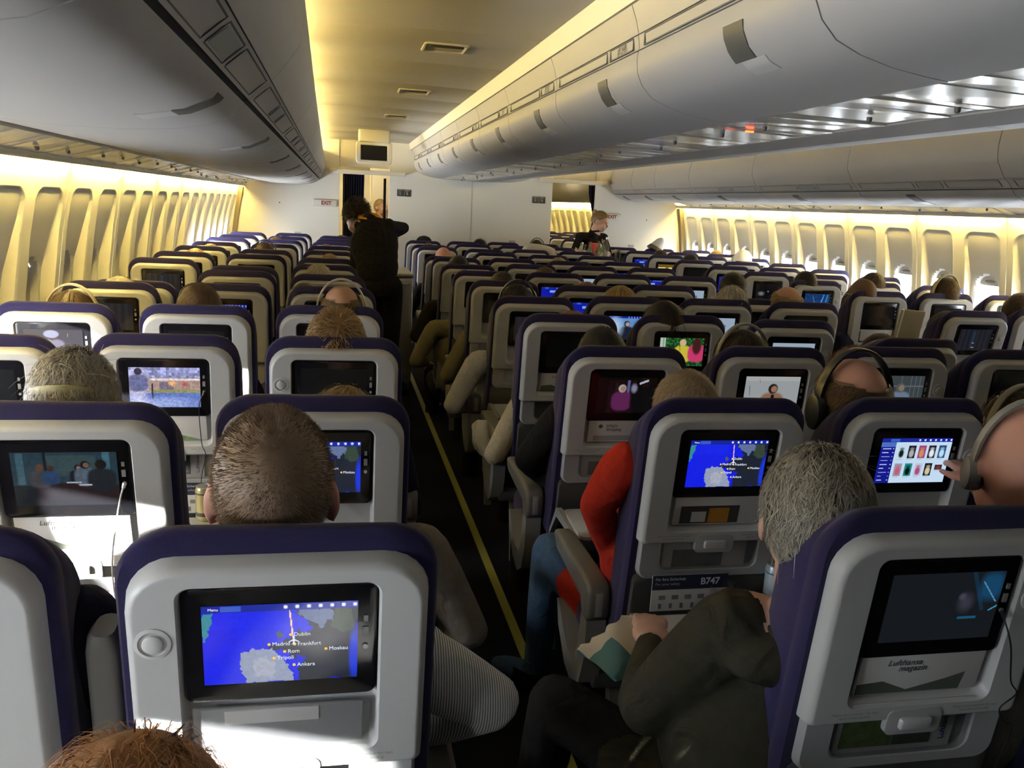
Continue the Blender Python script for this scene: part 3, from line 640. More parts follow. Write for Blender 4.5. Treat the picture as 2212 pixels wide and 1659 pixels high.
for n in range(1, 14):
    for c in 'ABCDEFGHJK':
        if c in 'HJK' and n < 4: continue
        if (c, n) in {('G', 1)}: continue
        make_seat(c, n, c in 'ADH', c in 'CGK')
# a raised armrest between the two nearest left seats
m = MB(); m.loops([[(p, q, z) for p, q in rr(w_, .06, .02, 3)] for w_, z in ((.05, -.16), (.054, .0), (.054, .13), (.046, .155), (.03, .165))])
o = m.build('armrest', M_ARM, SEATS[('C', 1)][0], loc=(-.245, -.02, .84), rot=(TH0, 0, 0))
# ---- rows in the next cabin, seen through the right opening
SM2 = {}
for n, y in enumerate((12.9, 13.7, 14.5, 15.3, 16.1, 16.9)):
    for x, nm in ((1.0, 'inner'), (1.8, 'aisle'), (2.31, 'middle'), (2.82, 'window')):
        root = empty('cabin_seat', (x, y, 0)); tag(root, 'seat of the next cabin beyond the bulkhead, %s column, %s row' % (nm, ORD[n+1]), 'seat', 'seats of the next cabin')
        for k in ('back_cushion', 'back_shell', 'lower_back'): link(k, SM[k], root, (0, 0, HZ), (TH0, 0, 0))
        link('seat_cushion', SM['seat_cushion'], root)
        for s_ in (-.17, .17): link('leg', SM['leg'], root, (s_, 0, 0))
# end of seats
# ------------------------------------------------------------------ people
def skinmat(n, c): return mat('skin_'+n, c, .55, spec=.35, noise_s=25, noise_a=.10)
SKIN = dict(fair=skinmat('fair', (.56, .34, .25)), tan=skinmat('tan', (.40, .22, .14)), pink=skinmat('pink', (.55, .28, .20)), dark=skinmat('dark', (.10, .055, .035)))
HAIR = dict(brown=(.085, .050, .028), dark=(.030, .020, .014), black=(.010, .009, .009), grey=(.29, .255, .19), blond=(.42, .29, .12), white=(.62, .56, .45), sandy=(.25, .16, .08), red=(.30, .12, .045), ginger=(.52, .25, .10), buzz=(.21, .145, .095), greyblond=(.34, .25, .15))
def cloth(n, c, stripes=None, rough=.95):
    key = 'cloth_'+n
    if key in MATS: return MATS[key]
    m = mat(key, c, rough, spec=.12, noise_s=60, noise_a=.18, bump=.35, bump_s=500)
    nt = m.node_tree; b = nt.nodes['Principled BSDF']; tc = nt.nodes.new('ShaderNodeTexCoord'); nz_ = nt.nodes.new('ShaderNodeTexNoise'); nz_.inputs['Scale'].default_value = 14; nz_.inputs['Detail'].default_value = 2; nz_.inputs['Distortion'].default_value = 1.2
    b2 = nt.nodes.new('ShaderNodeBump'); b2.inputs['Strength'].default_value = .55; b2.inputs['Distance'].default_value = .02
    nt.links.new(tc.outputs['Object'], nz_.inputs['Vector']); nt.links.new(nz_.outputs['Fac'], b2.inputs['Height'])
    prev_ = b.inputs['Normal'].links[0].from_socket; nt.links.new(prev_, b2.inputs['Normal']); nt.links.new(b2.outputs[0], b.inputs['Normal'])
    if stripes:
        nt = m.node_tree; b = nt.nodes['Principled BSDF']; tc = nt.nodes.new('ShaderNodeTexCoord'); wv = nt.nodes.new('ShaderNodeTexWave'); wv.inputs['Scale'].default_value = 75; wv.bands_direction = 'X'
        mx = nt.nodes.new('ShaderNodeMix'); mx.data_type = 'RGBA'; mx.inputs[6].default_value = (*c, 1); mx.inputs[7].default_value = (*stripes, 1)
        rp = nt.nodes.new('ShaderNodeValToRGB'); rp.color_ramp.elements[0].position = .55; rp.color_ramp.elements[1].position = .65
        nt.links.new(tc.outputs['Object'], wv.inputs['Vector']); nt.links.new(wv.outputs['Fac'], rp.inputs[0]); nt.links.new(rp.outputs[0], mx.inputs[0]); nt.links.new(mx.outputs[2], b.inputs['Base Color'])
    return m
CL = dict(black=cloth('black', (.008, .008, .010)), navy=cloth('navy', (.014, .016, .035)), olive=cloth('olive', (.030, .028, .020)), red=cloth('red', (.42, .030, .018)), grey=cloth('grey', (.16, .15, .135)),
          cream=cloth('cream', (.42, .36, .24)), white=cloth('white', (.62, .60, .58)), khaki=cloth('khaki', (.16, .14, .085)), green=cloth('green', (.015, .05, .04)), jeans=cloth('jeans', (.05, .09, .16)),
          striped=cloth('striped', (.80, .78, .74), (.22, .23, .27)), brown=cloth('brown', (.10, .06, .035)), yellow=cloth('yellow', (.75, .34, .03)), trousers=cloth('trousers', (.012, .012, .014)), beige=cloth('beige', (.40, .34, .26)))
POSE0 = dict(shL=(-.185, -.025, -.30), elL=(-.255, .06, -.56), wrL=(-.14, .27, -.60), shR=(.185, -.025, -.30), elR=(.255, .06, -.56), wrR=(.14, .27, -.60), chest=(0, .04, -.42), belly=(0, .10, -.60), pelvis=(0, .14, -.74),
             knL=(-.13, .47, -.72), anL=(-.14, .50, -1.12), knR=(.13, .47, -.72), anR=(.14, .50, -1.12), neck=(0, -.03, -.205), tr=1.0)
def finger_set(m, wr, el, side):
    """palm, four bent fingers of unequal length and a thumb leaving the side of the palm"""
    wr, el = Vector(wr), Vector(el); d = (wr-el).normalized(); up = Vector((0, 0, 1)); lat = d.cross(up)
    if lat.length < .1: lat = Vector((1, 0, 0))
    lat.normalize(); nrm = lat.cross(d).normalized()
    c = wr+d*.045; rot = Matrix((lat, d, nrm)).transposed()
    m.ell(c, (.040, .052, .017), 14, 8, rot)
    for k, ln in enumerate((.068, .078, .073, .056)):
        b = c+d*.045+lat*(-.030+.020*k); p1 = b+d*ln*.5-nrm*.008; p2 = p1+d*ln*.32-nrm*ln*.25; p3 = p2+d*ln*.12-nrm*ln*.26
        m.tube([b-d*.015, b, p1, p2, p3], [.0095, .0095, .0088, .0082, .007], 8)
    s_ = 1 if side == 'R' else -1
    b = c-d*.018-lat*.030*s_; m.tube([b, b-lat*.026*s_+d*.022-nrm*.004, b-lat*.032*s_+d*.052-nrm*.010], [.012, .0105, .008], 8)
def seg(m, a, b, ra, rb, n=12):
    a, b = Vector(a), Vector(b); d = (b-a); L = d.length; d = d/L
    P = [a-d*ra*.9, a-d*ra*.6, a, a.lerp(b, .33), a.lerp(b, .66), b, b+d*rb*.6, b+d*rb*.9]
    R = [ra*.3, ra*.8, ra, ra+(rb-ra)*.28+ra*.03, ra+(rb-ra)*.62+ra*.02, rb, rb*.8, rb*.3]
    m.tube(P, R, n)
BODY = {}
def body_mesh(key, pose=None, tilt=(0, 0, 0), voxel=.009, legs=True, skin_hands=True, sleeve=1.0):
    if key in BODY: return BODY[key]
    P = dict(POSE0); P.update(pose or {}); T = P['tr']
    V = lambda k: Vector(P[k])
    m = MB(); R = Matrix.Rotation(tilt[2], 3, 'Z') @ Matrix.Rotation(tilt[0], 3, 'X') @ Matrix.Rotation(tilt[1], 3, 'Y')
    def he(c, r): m.ell(R @ Vector(c), r, 20, 14, R)
    he((0, -.008, .018), (.077, .097, .098)); he((0, .028, -.052), (.060, .068, .068)); he((0, .066, -.088), (.028, .028, .025)); he((0, .100, -.022), (.013, .020, .024)); he((0, .082, .018), (.052, .018, .018)); he((0, .088, -.058), (.026, .014, .012))
    for s_ in (-1, 1):
        m.ell(R @ Vector((s_*.080, -.012, -.012)), (.010, .026, .034), 12, 10, R @ Matrix.Rotation(s_*.35, 3, 'Z'))
        he((s_*.045, .065, -.03), (.022, .03, .025))
    nk = V('neck'); seg(m, R @ Vector((0, -.012, -.05)), nk, .054, .062)
    ch, be, pe = V('chest'), V('belly'), V('pelvis')
    m.ell(nk+Vector((0, 0, -.035)), (.115*T, .060, .055), 18, 12); seg(m, V('shL')+Vector((.01, 0, .01)), V('shR')+Vector((-.01, 0, .01)), .062, .062)
    m.ell(ch, (.178*T, .118*T, .21), 22, 16); m.ell(be, (.160*T, .125*T, .18), 22, 16); m.ell(pe, (.178*T, .135*T, .11), 22, 14); m.ell(ch.lerp(be, .5), (.168*T, .12*T, .15), 20, 12)
    for s_ in 'LR':
        seg(m, V('sh'+s_), V('el'+s_), .056*T, .044*T); seg(m, V('el'+s_), V('wr'+s_), .045*T, .029)
        finger_set(m, V('wr'+s_), V('el'+s_), s_)
        if legs:
            hp = pe+Vector((-.09 if s_ == 'L' else .09, .03, -.02)); seg(m, hp, V('kn'+s_), .088, .062); seg(m, V('kn'+s_), V('an'+s_), .062, .042)
            an = V('an'+s_); dr = (V('kn'+s_)-hp); dr.z = 0; dr.normalize(); m.ell(an+dr*.06-Vector((0, 0, .045)), (.045, .12, .04), 14, 8, Matrix((Vector((dr.y, -dr.x, 0)), dr, Vector((0, 0, 1)))).transposed())
    me = m.mesh('body', [])
    o = bpy.data.objects.new('body_tmp', me)
    md = o.modifiers.new('r', 'REMESH'); md.mode = 'VOXEL'; md.voxel_size = voxel; md.use_smooth_shade = True
    sm = o.modifiers.new('s', 'SMOOTH'); sm.factor = .5; sm.iterations = 3
    out = evaluated_mesh(o); bpy.data.objects.remove(o); bpy.data.meshes.remove(me)
    out.name = 'person_body'
    n = len(out.polygons); c = np.empty(n*3); out.polygons.foreach_get('center', c); c = c.reshape(-1, 3)
    mi = np.ones(n, dtype=np.int32)
    def near(a, b, r):
        a = np.array(a); b = np.array(b); d = b-a; t = np.clip(((c-a)@d)/(d@d), 0, 1); return np.linalg.norm(c-(a+t[:, None]*d), axis=1) < r
    legm = c[:, 2] < pe.z+.05
    if legs:
        for s_ in 'LR': legm |= near(V('kn'+s_), V('an'+s_), .10)
        legm |= near(pe, V('knL'), .10) & (c[:, 2] < V('knL').z+.07) & (c[:, 1] > pe.y+.12)
        legm |= near(pe, V('knR'), .10) & (c[:, 2] < V('knR').z+.07) & (c[:, 1] > pe.y+.12)
    mi[legm] = 2
    for s_ in 'LR':
        e, w_ = V('el'+s_), V('wr'+s_); d = (w_-e).normalized(); st = e.lerp(w_, sleeve)
        mi[near(st, w_+d*.16, .075) & (((c-np.array(st))@np.array(d)) > 0)] = 0
        armm = near(V('sh'+s_), e, .06) | near(e, st, .06); mi[armm & (mi == 2)] = 1
    hd = np.array(nk); hb = R @ Vector((0, .02, -.03)); ax_ = np.array((hb-nk).normalized()); al = (c-np.array(nk))@ax_; mi[near(nk, hb, .078) & (al > .010)] = 0; mi[near(R @ Vector((0, .01, -.05)), R @ Vector((0, 0, .1)), .13) & (al > .06)] = 0
    if legs:
        for s_ in 'LR': mi[near(V('an'+s_)+Vector((0, -.03, -.05)), V('an'+s_)+Vector((0, .18, -.06)), .08) & (c[:, 2] < V('an'+s_).z-.02)] = 3
    for k in range(4): out.materials.append(None)
    out.polygons.foreach_set('material_index', mi); out.polygons.foreach_set('use_smooth', [True]*n); out.update()
    BODY[key] = out
    return out
HM = {}
HUG = dict(curly=1.38, spiky=1.2, short=1.06, medium=1.10, wavy=1.12, balding=1.05, bun=1.05, bob=1.14, long=1.14, buzz=1.06)
def hair_mesh(key, style, col, count=1500, width=.0022, seed=1, grey=0, tilt=(0, 0, 0)):
    if key in HM: return HM[key]
    r = np.random.RandomState(seed); C = np.array([0, -.008, .018]); RD = np.array([.080, .100, .101])
    S = dict(buzz=(.008, .9, .25, .0, .05), short=(.028, .45, .85, .25, .35), spiky=(.045, .6, .7, .0, .45), medium=(.050, .2, .95, .55, .30), wavy=(.060, .30, 1.0, .30, .95), long=(.20, .12, .75, 1.5, .10), curly=(.065, .75, .3, .0, 1.1), balding=(.024, .35, .7, .5, .2), bob=(.12, .2, .8, 1.2, .12), bun=(.05, .08, .8, .2, .05))[style]
    ln, lift, comb, grav, nz = S
    wh = np.array([.12, -.62, .78]); wh /= np.linalg.norm(wh)
    if style in ('wavy', 'medium'): wh = np.array([.15, .55, .82])
    if style == 'short': wh = np.array([.15, -.25, .95])
    if style in ('long', 'bob'): wh = np.array([0, .05, 1.0])
    if style == 'bun': wh = np.array([0, .9, .45])
    def ok(d):
        x, y, z = d
        if style == 'balding':
            v = np.array([0, -.22, .975])
            if d@v > .56+.03*math.sin(5*math.atan2(y, x)): return False
        hl = -.52 if y < -.15 else (-.25+.95*(y+.15) if y < .55 else .42+.5*(y-.55))
        if style in ('long', 'bob', 'curly') and y < .35: hl = min(hl, -.35)
        return z > hl
    vs = []; fs = []; cols = []
    # scalp cap
    nu, nv = (72, 44) if count > 2000 else (40, 26); grid = {}
    for i in range(nv+1):
        for j in range(nu):
            th = PI*i/nv; ph = 2*PI*j/nu; d = np.array([math.sin(th)*math.cos(ph), math.sin(th)*math.sin(ph), math.cos(th)])
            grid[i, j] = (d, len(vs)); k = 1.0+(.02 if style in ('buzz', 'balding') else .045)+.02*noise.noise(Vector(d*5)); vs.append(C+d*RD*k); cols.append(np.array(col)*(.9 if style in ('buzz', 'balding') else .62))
    for i in range(nv):
        for j in range(nu):
            k = (j+1) % nu; dd = (grid[i, j][0]+grid[i+1, k][0])/2; nd = np.linalg.norm(dd)
            if nd > 0 and ok(dd/nd): fs.append((grid[i, j][1], grid[i+1, j][1], grid[i+1, k][1], grid[i, k][1]))
    n = 0; tries = 0
    while n < count and tries < count*8:
        tries += 1; d = r.normal(size=3); d /= np.linalg.norm(d)
        if not ok(d): continue
        if style == 'balding' and r.rand() < .25 and d[2] > .35: continue
        n += 1
        p = C+d*RD*1.0; nn = d/RD; nn /= np.linalg.norm(nn); t = d-wh*(d@wh); t = (d-wh); t -= nn*(t@nn); t /= (np.linalg.norm(t)+1e-6)
        sw = np.cross(nn, t); fl = noise.noise(Vector(d*3.2)+Vector((seed, 0, 0))); L_ = ln*(.6+.7*r.rand()); w_ = width*(.7+.6*r.rand())
        fl2 = noise.noise(Vector(d*9)+Vector((seed*3, 5, 0)))
        g = nn*lift*(1+(.9*fl2 if style == 'wavy' else 0))+t*comb+sw*(nz*(2.0*fl+.9*fl2) if style == 'wavy' else nz*.9*fl)+r.normal(size=3)*nz*.4; g /= np.linalg.norm(g); tone = .65+.75*r.rand()**1.5
        tone *= 1+.75*fl2 if style in ('wavy', 'medium', 'long', 'bob') else 1  # clump noise puts lock highlights and shading into the strand colour
        cc = np.array(col)*tone; tone2 = r.rand(); fly = r.rand() > .02
        if grey and r.rand() < grey: cc = cc*.5+np.array([.35, .33, .29])*.7
        side = np.cross(g, nn); side /= (np.linalg.norm(side)+1e-6); o0 = len(vs); ns = 4 if ln > .015 else 2
        for k in range(ns+1):
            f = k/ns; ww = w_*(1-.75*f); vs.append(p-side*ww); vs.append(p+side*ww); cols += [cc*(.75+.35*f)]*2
            g = g+np.array([0, 0, -grav])*.35/ns*4*.5+(r.normal(size=3)*nz*.22 *(.35 if style == 'wavy' else 1) if style in ('curly', 'wavy', 'spiky') else 0)
            if style == 'curly': g += side*math.sin(f*9+fl*9)*.9
            g /= np.linalg.norm(g); q = p+g*L_/ns; e = (q-C)/RD; el = np.linalg.norm(e)
            if el < 1.035: q = C+e/el*1.04*RD
            if fly and style in HUG and el > HUG[style]+.05*tone2: q = C+e/el*(HUG[style]+.05*tone2)*RD
            p = q
        for k in range(ns): fs.append((o0+2*k, o0+2*k+1, o0+2*k+3, o0+2*k+2))
    me = bpy.data.meshes.new('hair'); me.from_pydata([tuple(v) for v in vs], [], fs)
    ca = me.color_attributes.new('Col', 'FLOAT_COLOR', 'POINT'); ca.data.foreach_set('color', np.concatenate([np.clip(np.array(cols), 0, 1), np.ones((len(cols), 1))], 1).astype(np.float32).ravel())
    me.materials.append(attrmat('hair', .5, spec=.35)); me.polygons.foreach_set('use_smooth', [True]*len(me.polygons)); me.update()
    if tilt != (0, 0, 0): me.transform((Matrix.Rotation(tilt[2], 3, 'Z') @ Matrix.Rotation(tilt[0], 3, 'X') @ Matrix.Rotation(tilt[1], 3, 'Y')).to_4x4())
    HM[key] = me
    return me
def head_at(c, n, px, py, dy=.12, hh=.125):
    y = ROWY(n)+dy; p = on(px, py, 1, y); return Vector((p.x, y, p.z-hh))
PEOPLE = {}
def person(pos, hair, hcol, skin, shirt, label, pose='rest', trousers='trousers', rz=0, hi=False, seed=1, group='seated passengers', tilt=(0, 0, 0), grey=0, scale=1.0, pose_d=None, voxel=None, sleeve=1.0, count=None, hw=None):
    bm_ = body_mesh(pose if pose_d is None else pose, pose_d if pose_d is not None else POSES.get(pose), tilt, voxel or .010, sleeve=sleeve)
    o = link('person', bm_, None, pos, (0, 0, rz)); o.scale = (scale,)*3; tag(o, label, 'person', group)
    for k, mt in enumerate((SKIN[skin], CL[shirt], CL[trousers], MATS['cloth_black'])):
        o.material_slots[k].link = 'OBJECT'; o.material_slots[k].material = mt
    if hi:
        PP = dict(POSE0); PP.update(pose_d or POSES.get(pose, {})); nk = Vector(PP['neck']); m = MB(); m.tube([nk+Vector((.066*math.cos(t), .064*math.sin(t)+.004, .012+.010*math.sin(t))) for t in np.linspace(0, 2*PI, 25)], .011, 8); m.build('collar', CL[shirt], o)
    if hair != 'bald':
        cnt = count or (4200 if hi else 650); key = (hair, hcol, hi, seed % 3 if not hi else seed, tilt, grey)
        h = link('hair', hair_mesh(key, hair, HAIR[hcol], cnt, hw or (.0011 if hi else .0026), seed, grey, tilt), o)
    return o
POSES = dict(rest={}, tuck=dict(shL=(-.165, -.02, -.30), shR=(.165, -.02, -.30), elL=(-.195, .10, -.55), wrL=(-.10, .27, -.60), elR=(.195, .10, -.55), wrR=(.10, .27, -.60), tr=.9), elbowL=dict(shL=(-.20, -.02, -.29), elL=(-.315, -.04, -.50), wrL=(-.22, .20, -.56), tr=1.1), elbowR=dict(shR=(.20, -.02, -.29), elR=(.315, -.04, -.50), wrR=(.22, .20, -.56), tr=1.1))
def headset(pos, style, label, rz=0, tilt=(0, 0, 0), col=None, back=False):
    root = empty('headphones', pos, (tilt[0], tilt[1], rz+tilt[2]), label, 'headphones', 'headphones worn by passengers')
    m = MB(); a0 = .10
    pts = [(.094*math.cos(t)*(1.0), (-.06*math.sin(t) if back else -.005)-.01, .005+.131*math.sin(t)) for t in np.linspace(-.02, PI+.02, 19)]
    if back: pts = [(.088*math.cos(t), -.012-.110*math.sin(t), .02+.045*math.sin(t)) for t in np.linspace(-.02, PI+.02, 19)]
    L = []
    for i, p in enumerate(pts):
        p = Vector(p); q = Vector(pts[max(0, i-1)]); s_ = Vector(pts[min(len(pts)-1, i+1)]); t = (s_-q).normalized(); b = Vector((0, 1, 0)) if not back else Vector((0, 0, 1)); nrm = t.cross(b).normalized()
        L.append([p+b*u*(.011 if style != 'big' else .014)+nrm*v*.004 for u, v in ((-1, -.6), (-.7, -1), (.7, -1), (1, -.6), (1, .6), (.7, 1), (-.7, 1), (-1, .6))])
    m.loops(L); m.build('band', col, root)
    for s_ in (-1, 1):
        R_ = .030 if style != 'big' else .040
        m = MB(); m.loops([[(s_*(.082+h), R__*.8*math.cos(t)-.012, R__*1.1*math.sin(t)-.012) for t in np.linspace(0, 2*PI, 17)[:-1]] for R__, h in ((R_, 0), (R_, .014), (R_*.92, .020), (R_*.6, .024))]); cu = m.build('ear_cup', col, root)
        m = MB(); m.loops([[(s_*(.076+h), R__*.8*math.cos(t)-.012, R__*1.1*math.sin(t)-.012) for t in np.linspace(0, 2*PI, 17)[:-1]] for R__, h in ((R_*.8, -.004), (R_*.95, .0), (R_*.98, .008))]); m.build('cushion', M_BLACK, cu)
    return root
M_HPG = mat('headphone_grey', (.20, .19, .17), .4); M_HPS = mat('headphone_silver', (.45, .42, .34), .3, metal=.5); M_HPY = mat('headband_olive', (.30, .27, .13), .6)
def W2L(p, h): return tuple(Vector(p)-h)
# ---- foreground passengers --------------------------------------------------------------
# buzz-cut man in the nearest left aisle seat, striped shirt, arms out at both sides of the seat
h = head_at('C', 1, 590, 884, .09)
seatx = SEATS[('C', 1)][2]
person(h, 'buzz', 'buzz', 'pink', 'striped', 'buzz-cut man in a finely striped shirt, nearest left aisle seat', pose='c1', hi=True, voxel=.007, seed=3, scale=1.06,
       pose_d=dict(chest=(seatx-h.x, .05, -.44), belly=(seatx-h.x, .12, -.6), pelvis=(seatx-h.x, .16, -.72), shR=(seatx-h.x+.20, .02, -.30), elR=W2L(on(1035, 1490, 1, 1.30), h), wrR=(seatx-h.x+.15, .30, -.62), shL=(seatx-h.x-.19, .0, -.30), elL=(seatx-h.x-.27, .0, -.52), wrL=(seatx-h.x-.12, .27, -.58), tr=1.08), count=8000, hw=.0005)
# grey-haired man, near centre aisle seat, dark olive sweater, elbow over the aisle
h = head_at('D', 1, 1775, 972, .12)
sx = SEATS[('D', 1)][2]
kn = on(1225, 1500, 2, .52)
person(h, 'wavy', 'grey', 'fair', 'olive', 'grey-haired man in a dark olive sweater leaning out over the aisle', pose='d1', hi=True, voxel=.007, seed=5, scale=1.06, tilt=(.08, .03, -.28), grey=.35,
       pose_d=dict(neck=(.0, -.03, -.20), chest=((sx-h.x)*.4-.04, .06, -.43), belly=((sx-h.x)*.6, .12, -.6), pelvis=((sx-h.x)*.9, .17, -.74), shL=W2L(on(1590, 1345, 1, 1.34), h), elL=W2L(on(1420, 1500, 1, 1.40), h), wrL=W2L(on(1420, 1380, 2, .72), h), shR=(.20, .0, -.30), elR=(.28, .05, -.55), wrR=(.12, .3, -.56),
                   knL=W2L(kn, h), anL=W2L((kn.x-.03, kn.y+.08, .10), h), tr=1.28), count=6500, hw=.0010)
# red sweater
h = head_at('D', 2, 1487, 798, .11)
sx = SEATS[('D', 2)][2]; kn = on(1190, 1190, 2, .55)
person(h, 'short', 'greyblond', 'fair', 'red', 'man in a red sweater and jeans in the centre aisle seat, short sandy hair', trousers='jeans', pose='d2', hi=True, voxel=.008, seed=7,
       pose_d=dict(shL=W2L(on(1345, 1010, 1, 2.05), h), elL=W2L(on(1290, 1090, 1, 2.10), h), wrL=W2L(on(1325, 1215, 1, 2.18), h), chest=((sx-h.x)*.6-.02, .06, -.42), belly=(sx-h.x, .13, -.6), pelvis=(sx-h.x, .18, -.74), knL=W2L(kn, h), anL=W2L((kn.x, kn.y+.1, .10), h), tr=1.1), count=4500)
# black jumper
h = head_at('D', 3, 1303, 705, .12)
sx = SEATS[('D', 3)][2]
person(h, 'short', 'black', 'tan', 'black', 'dark-haired man in a black jumper, third row centre aisle seat', pose='d3', voxel=.009, seed=9, count=3000, hw=.0014,
       pose_d=dict(shL=W2L(on(1215, 900, 1, 2.85), h), elL=W2L(on(1140, 990, 1, 2.88), h), wrL=W2L(on(1180, 1040, 1, 2.98), h), chest=((sx-h.x)*.6-.03, .06, -.42), belly=(sx-h.x, .13, -.6), pelvis=(sx-h.x, .18, -.74), tr=1.12))
# wavy grey hair, second row
h = head_at('B', 2, 158, 762, .12)
person(h, 'wavy', 'grey', 'fair', 'navy', 'woman with short wavy grey hair and a headset, second row left', hi=True, seed=11, grey=.25, count=5500, hw=.0012, scale=1.08)
headset(h, 'thin', 'olive headset band across the back of wavy grey hair', col=M_HPY, back=True)
# reddish hair just behind the nearest left seats
y = .60; p = on(268, 1598, 1, y); h = Vector((p.x, y, p.z-.13))
person(h, 'wavy', 'ginger', 'fair', 'grey', 'top of a ginger head right in front of the camera', hi=True, seed=13, count=4500, hw=.0006, pose='ginger', pose_d=dict(neck=(0, -.12, -.19), chest=(0, -.32, -.40), belly=(0, -.36, -.58), pelvis=(0, -.34, -.74), shL=(-.18, -.26, -.30), shR=(.18, -.26, -.30), elL=(-.23, -.36, -.54), wrL=(-.16, -.20, -.70), elR=(.23, -.36, -.54), wrR=(.16, -.20, -.70), knL=(-.12, .12, -.80), knR=(.12, .12, -.80), anL=(-.12, .15, -1.05), anR=(.12, .15, -1.05)))
# dark sleeve beside the nearest left seats
p = on(155, 1300, 1, 1.28); h = Vector((SEATS[('B', 1)][2]-.03, 1.28, 1.10))
person(h, 'short', 'dark', 'tan', 'navy', 'passenger in dark navy, arm showing beside the nearest left middle seat', pose='b1', seed=15,
       pose_d=dict(shR=W2L(on(190, 1360, 1, 1.28), h), elR=W2L(on(205, 1470, 1, 1.30), h), wrR=(.18, .30, -.5)))
# bald man at the right edge, hand on the screen ahead
y = ROWY(1)+.12; p = on(2222, 868, 1, y); h = Vector((p.x+.012, y, p.z-.128))
tp = on(2034, 1000, 1, 1.885); wr = on(2118, 1035, 1, 1.78)
person(h, 'bald', 'brown', 'pink', 'grey', 'bald man at the right edge reaching towards the film menu screen', pose='e1', voxel=.007, seed=17, scale=1.05, tilt=(.05, 0, -.35),
       pose_d=dict(elR=(.24, .30, -.45), wrR=(.15, .45, -.35)) if False else dict(elR=W2L(on(2215, 1150, 1, 1.55), h), wrR=W2L(on(2122, 1045, 1, 1.76), h)))
headset(h, 'thin', 'grey headphones on the bald man at the right edge', col=M_HPG, tilt=(.05, 0, -.35))
# ------------------------------------------------------------------ screen pictures (flat print on the display faces)
def canvas(w_, h_, c): return np.ones((h_, w_, 3))*np.array(c)
def grid_uv(im): h_, w_ = im.shape[:2]; return np.meshgrid((np.arange(w_)+.5)/w_, (np.arange(h_)+.5)/h_)
def rect(im, x0, y0, x1, y1, c, a=1): u, v = grid_uv(im); k = ((u >= x0) & (u < x1) & (v >= y0) & (v < y1))[..., None]*a; im[:] = im*(1-k)+np.array(c)*k
def blob(im, cx, cy, rx, ry, c, soft=.15, a=1, p=2):
    u, v = grid_uv(im); d = (np.abs((u-cx)/rx)**p+np.abs((v-cy)/ry)**p)**(1/p); k = (np.clip((1+soft-d)/(2*soft), 0, 1))[..., None]*a; im[:] = im*(1-k)+np.array(c)*k
def lin(im, x0, y0, x1, y1, t, c):
    u, v = grid_uv(im); dx, dy = x1-x0, y1-y0; s_ = np.clip(((u-x0)*dx+(v-y0)*dy)/(dx*dx+dy*dy), 0, 1); d = np.hypot(u-x0-s_*dx, (v-y0-s_*dy)*.62); k = (d < t)[..., None]; im[:] = np.where(k, np.array(c), im)
def rough_im(im, amt, seed=0, cells=14):
    r = np.random.RandomState(seed); h_, w_ = im.shape[:2]; g = r.rand(cells, int(cells*1.6)); yy = (np.arange(h_)*cells//h_); xx = (np.arange(w_)*int(cells*1.6)//w_); im *= (1-amt+2*amt*g[yy][:, xx])[..., None]
def figure(im, cx, top, s_, hair, body, face=None):
    blob(im, cx, top+.62*s_, .23*s_, .36*s_, body, .1, p=3); blob(im, cx, top+.14*s_, .09*s_, .15*s_, hair, .12)
    if face is not None: blob(im, cx+.02*s_, top+.15*s_, .06*s_, .10*s_, face, .2)
BAR = (.03, .06, .42)
def topbar(im):
    rect(im, 0, 0, 1, .085, BAR); rect(im, .12, .012, .25, .075, (.10, .20, .62))
    for k in range(7): blob(im, .53+k*.075, .042, .012, .020, (.85, .88, 1), .3, p=4)
def poly(im, P, c, seed=0, jit=.012, a=1):
    r = random.Random(seed); Q = []
    for i in range(len(P)):
        p, q = P[i], P[(i+1) % len(P)]
        for k in range(6): t = k/6; Q.append((p[0]+(q[0]-p[0])*t+r.uniform(-jit, jit), p[1]+(q[1]-p[1])*t+r.uniform(-jit, jit)*1.5))
    u, v = grid_uv(im); ins = np.zeros(u.shape, bool)
    for i in range(len(Q)):
        (x0, y0), (x1, y1) = Q[i], Q[(i+1) % len(Q)]
        if y0 == y1: continue
        ins ^= ((y0 > v) != (y1 > v)) & (u < (x1-x0)*(v-y0)/(y1-y0)+x0)
    k = ins[..., None]*a; im[:] = im*(1-k)+np.array(c)*k
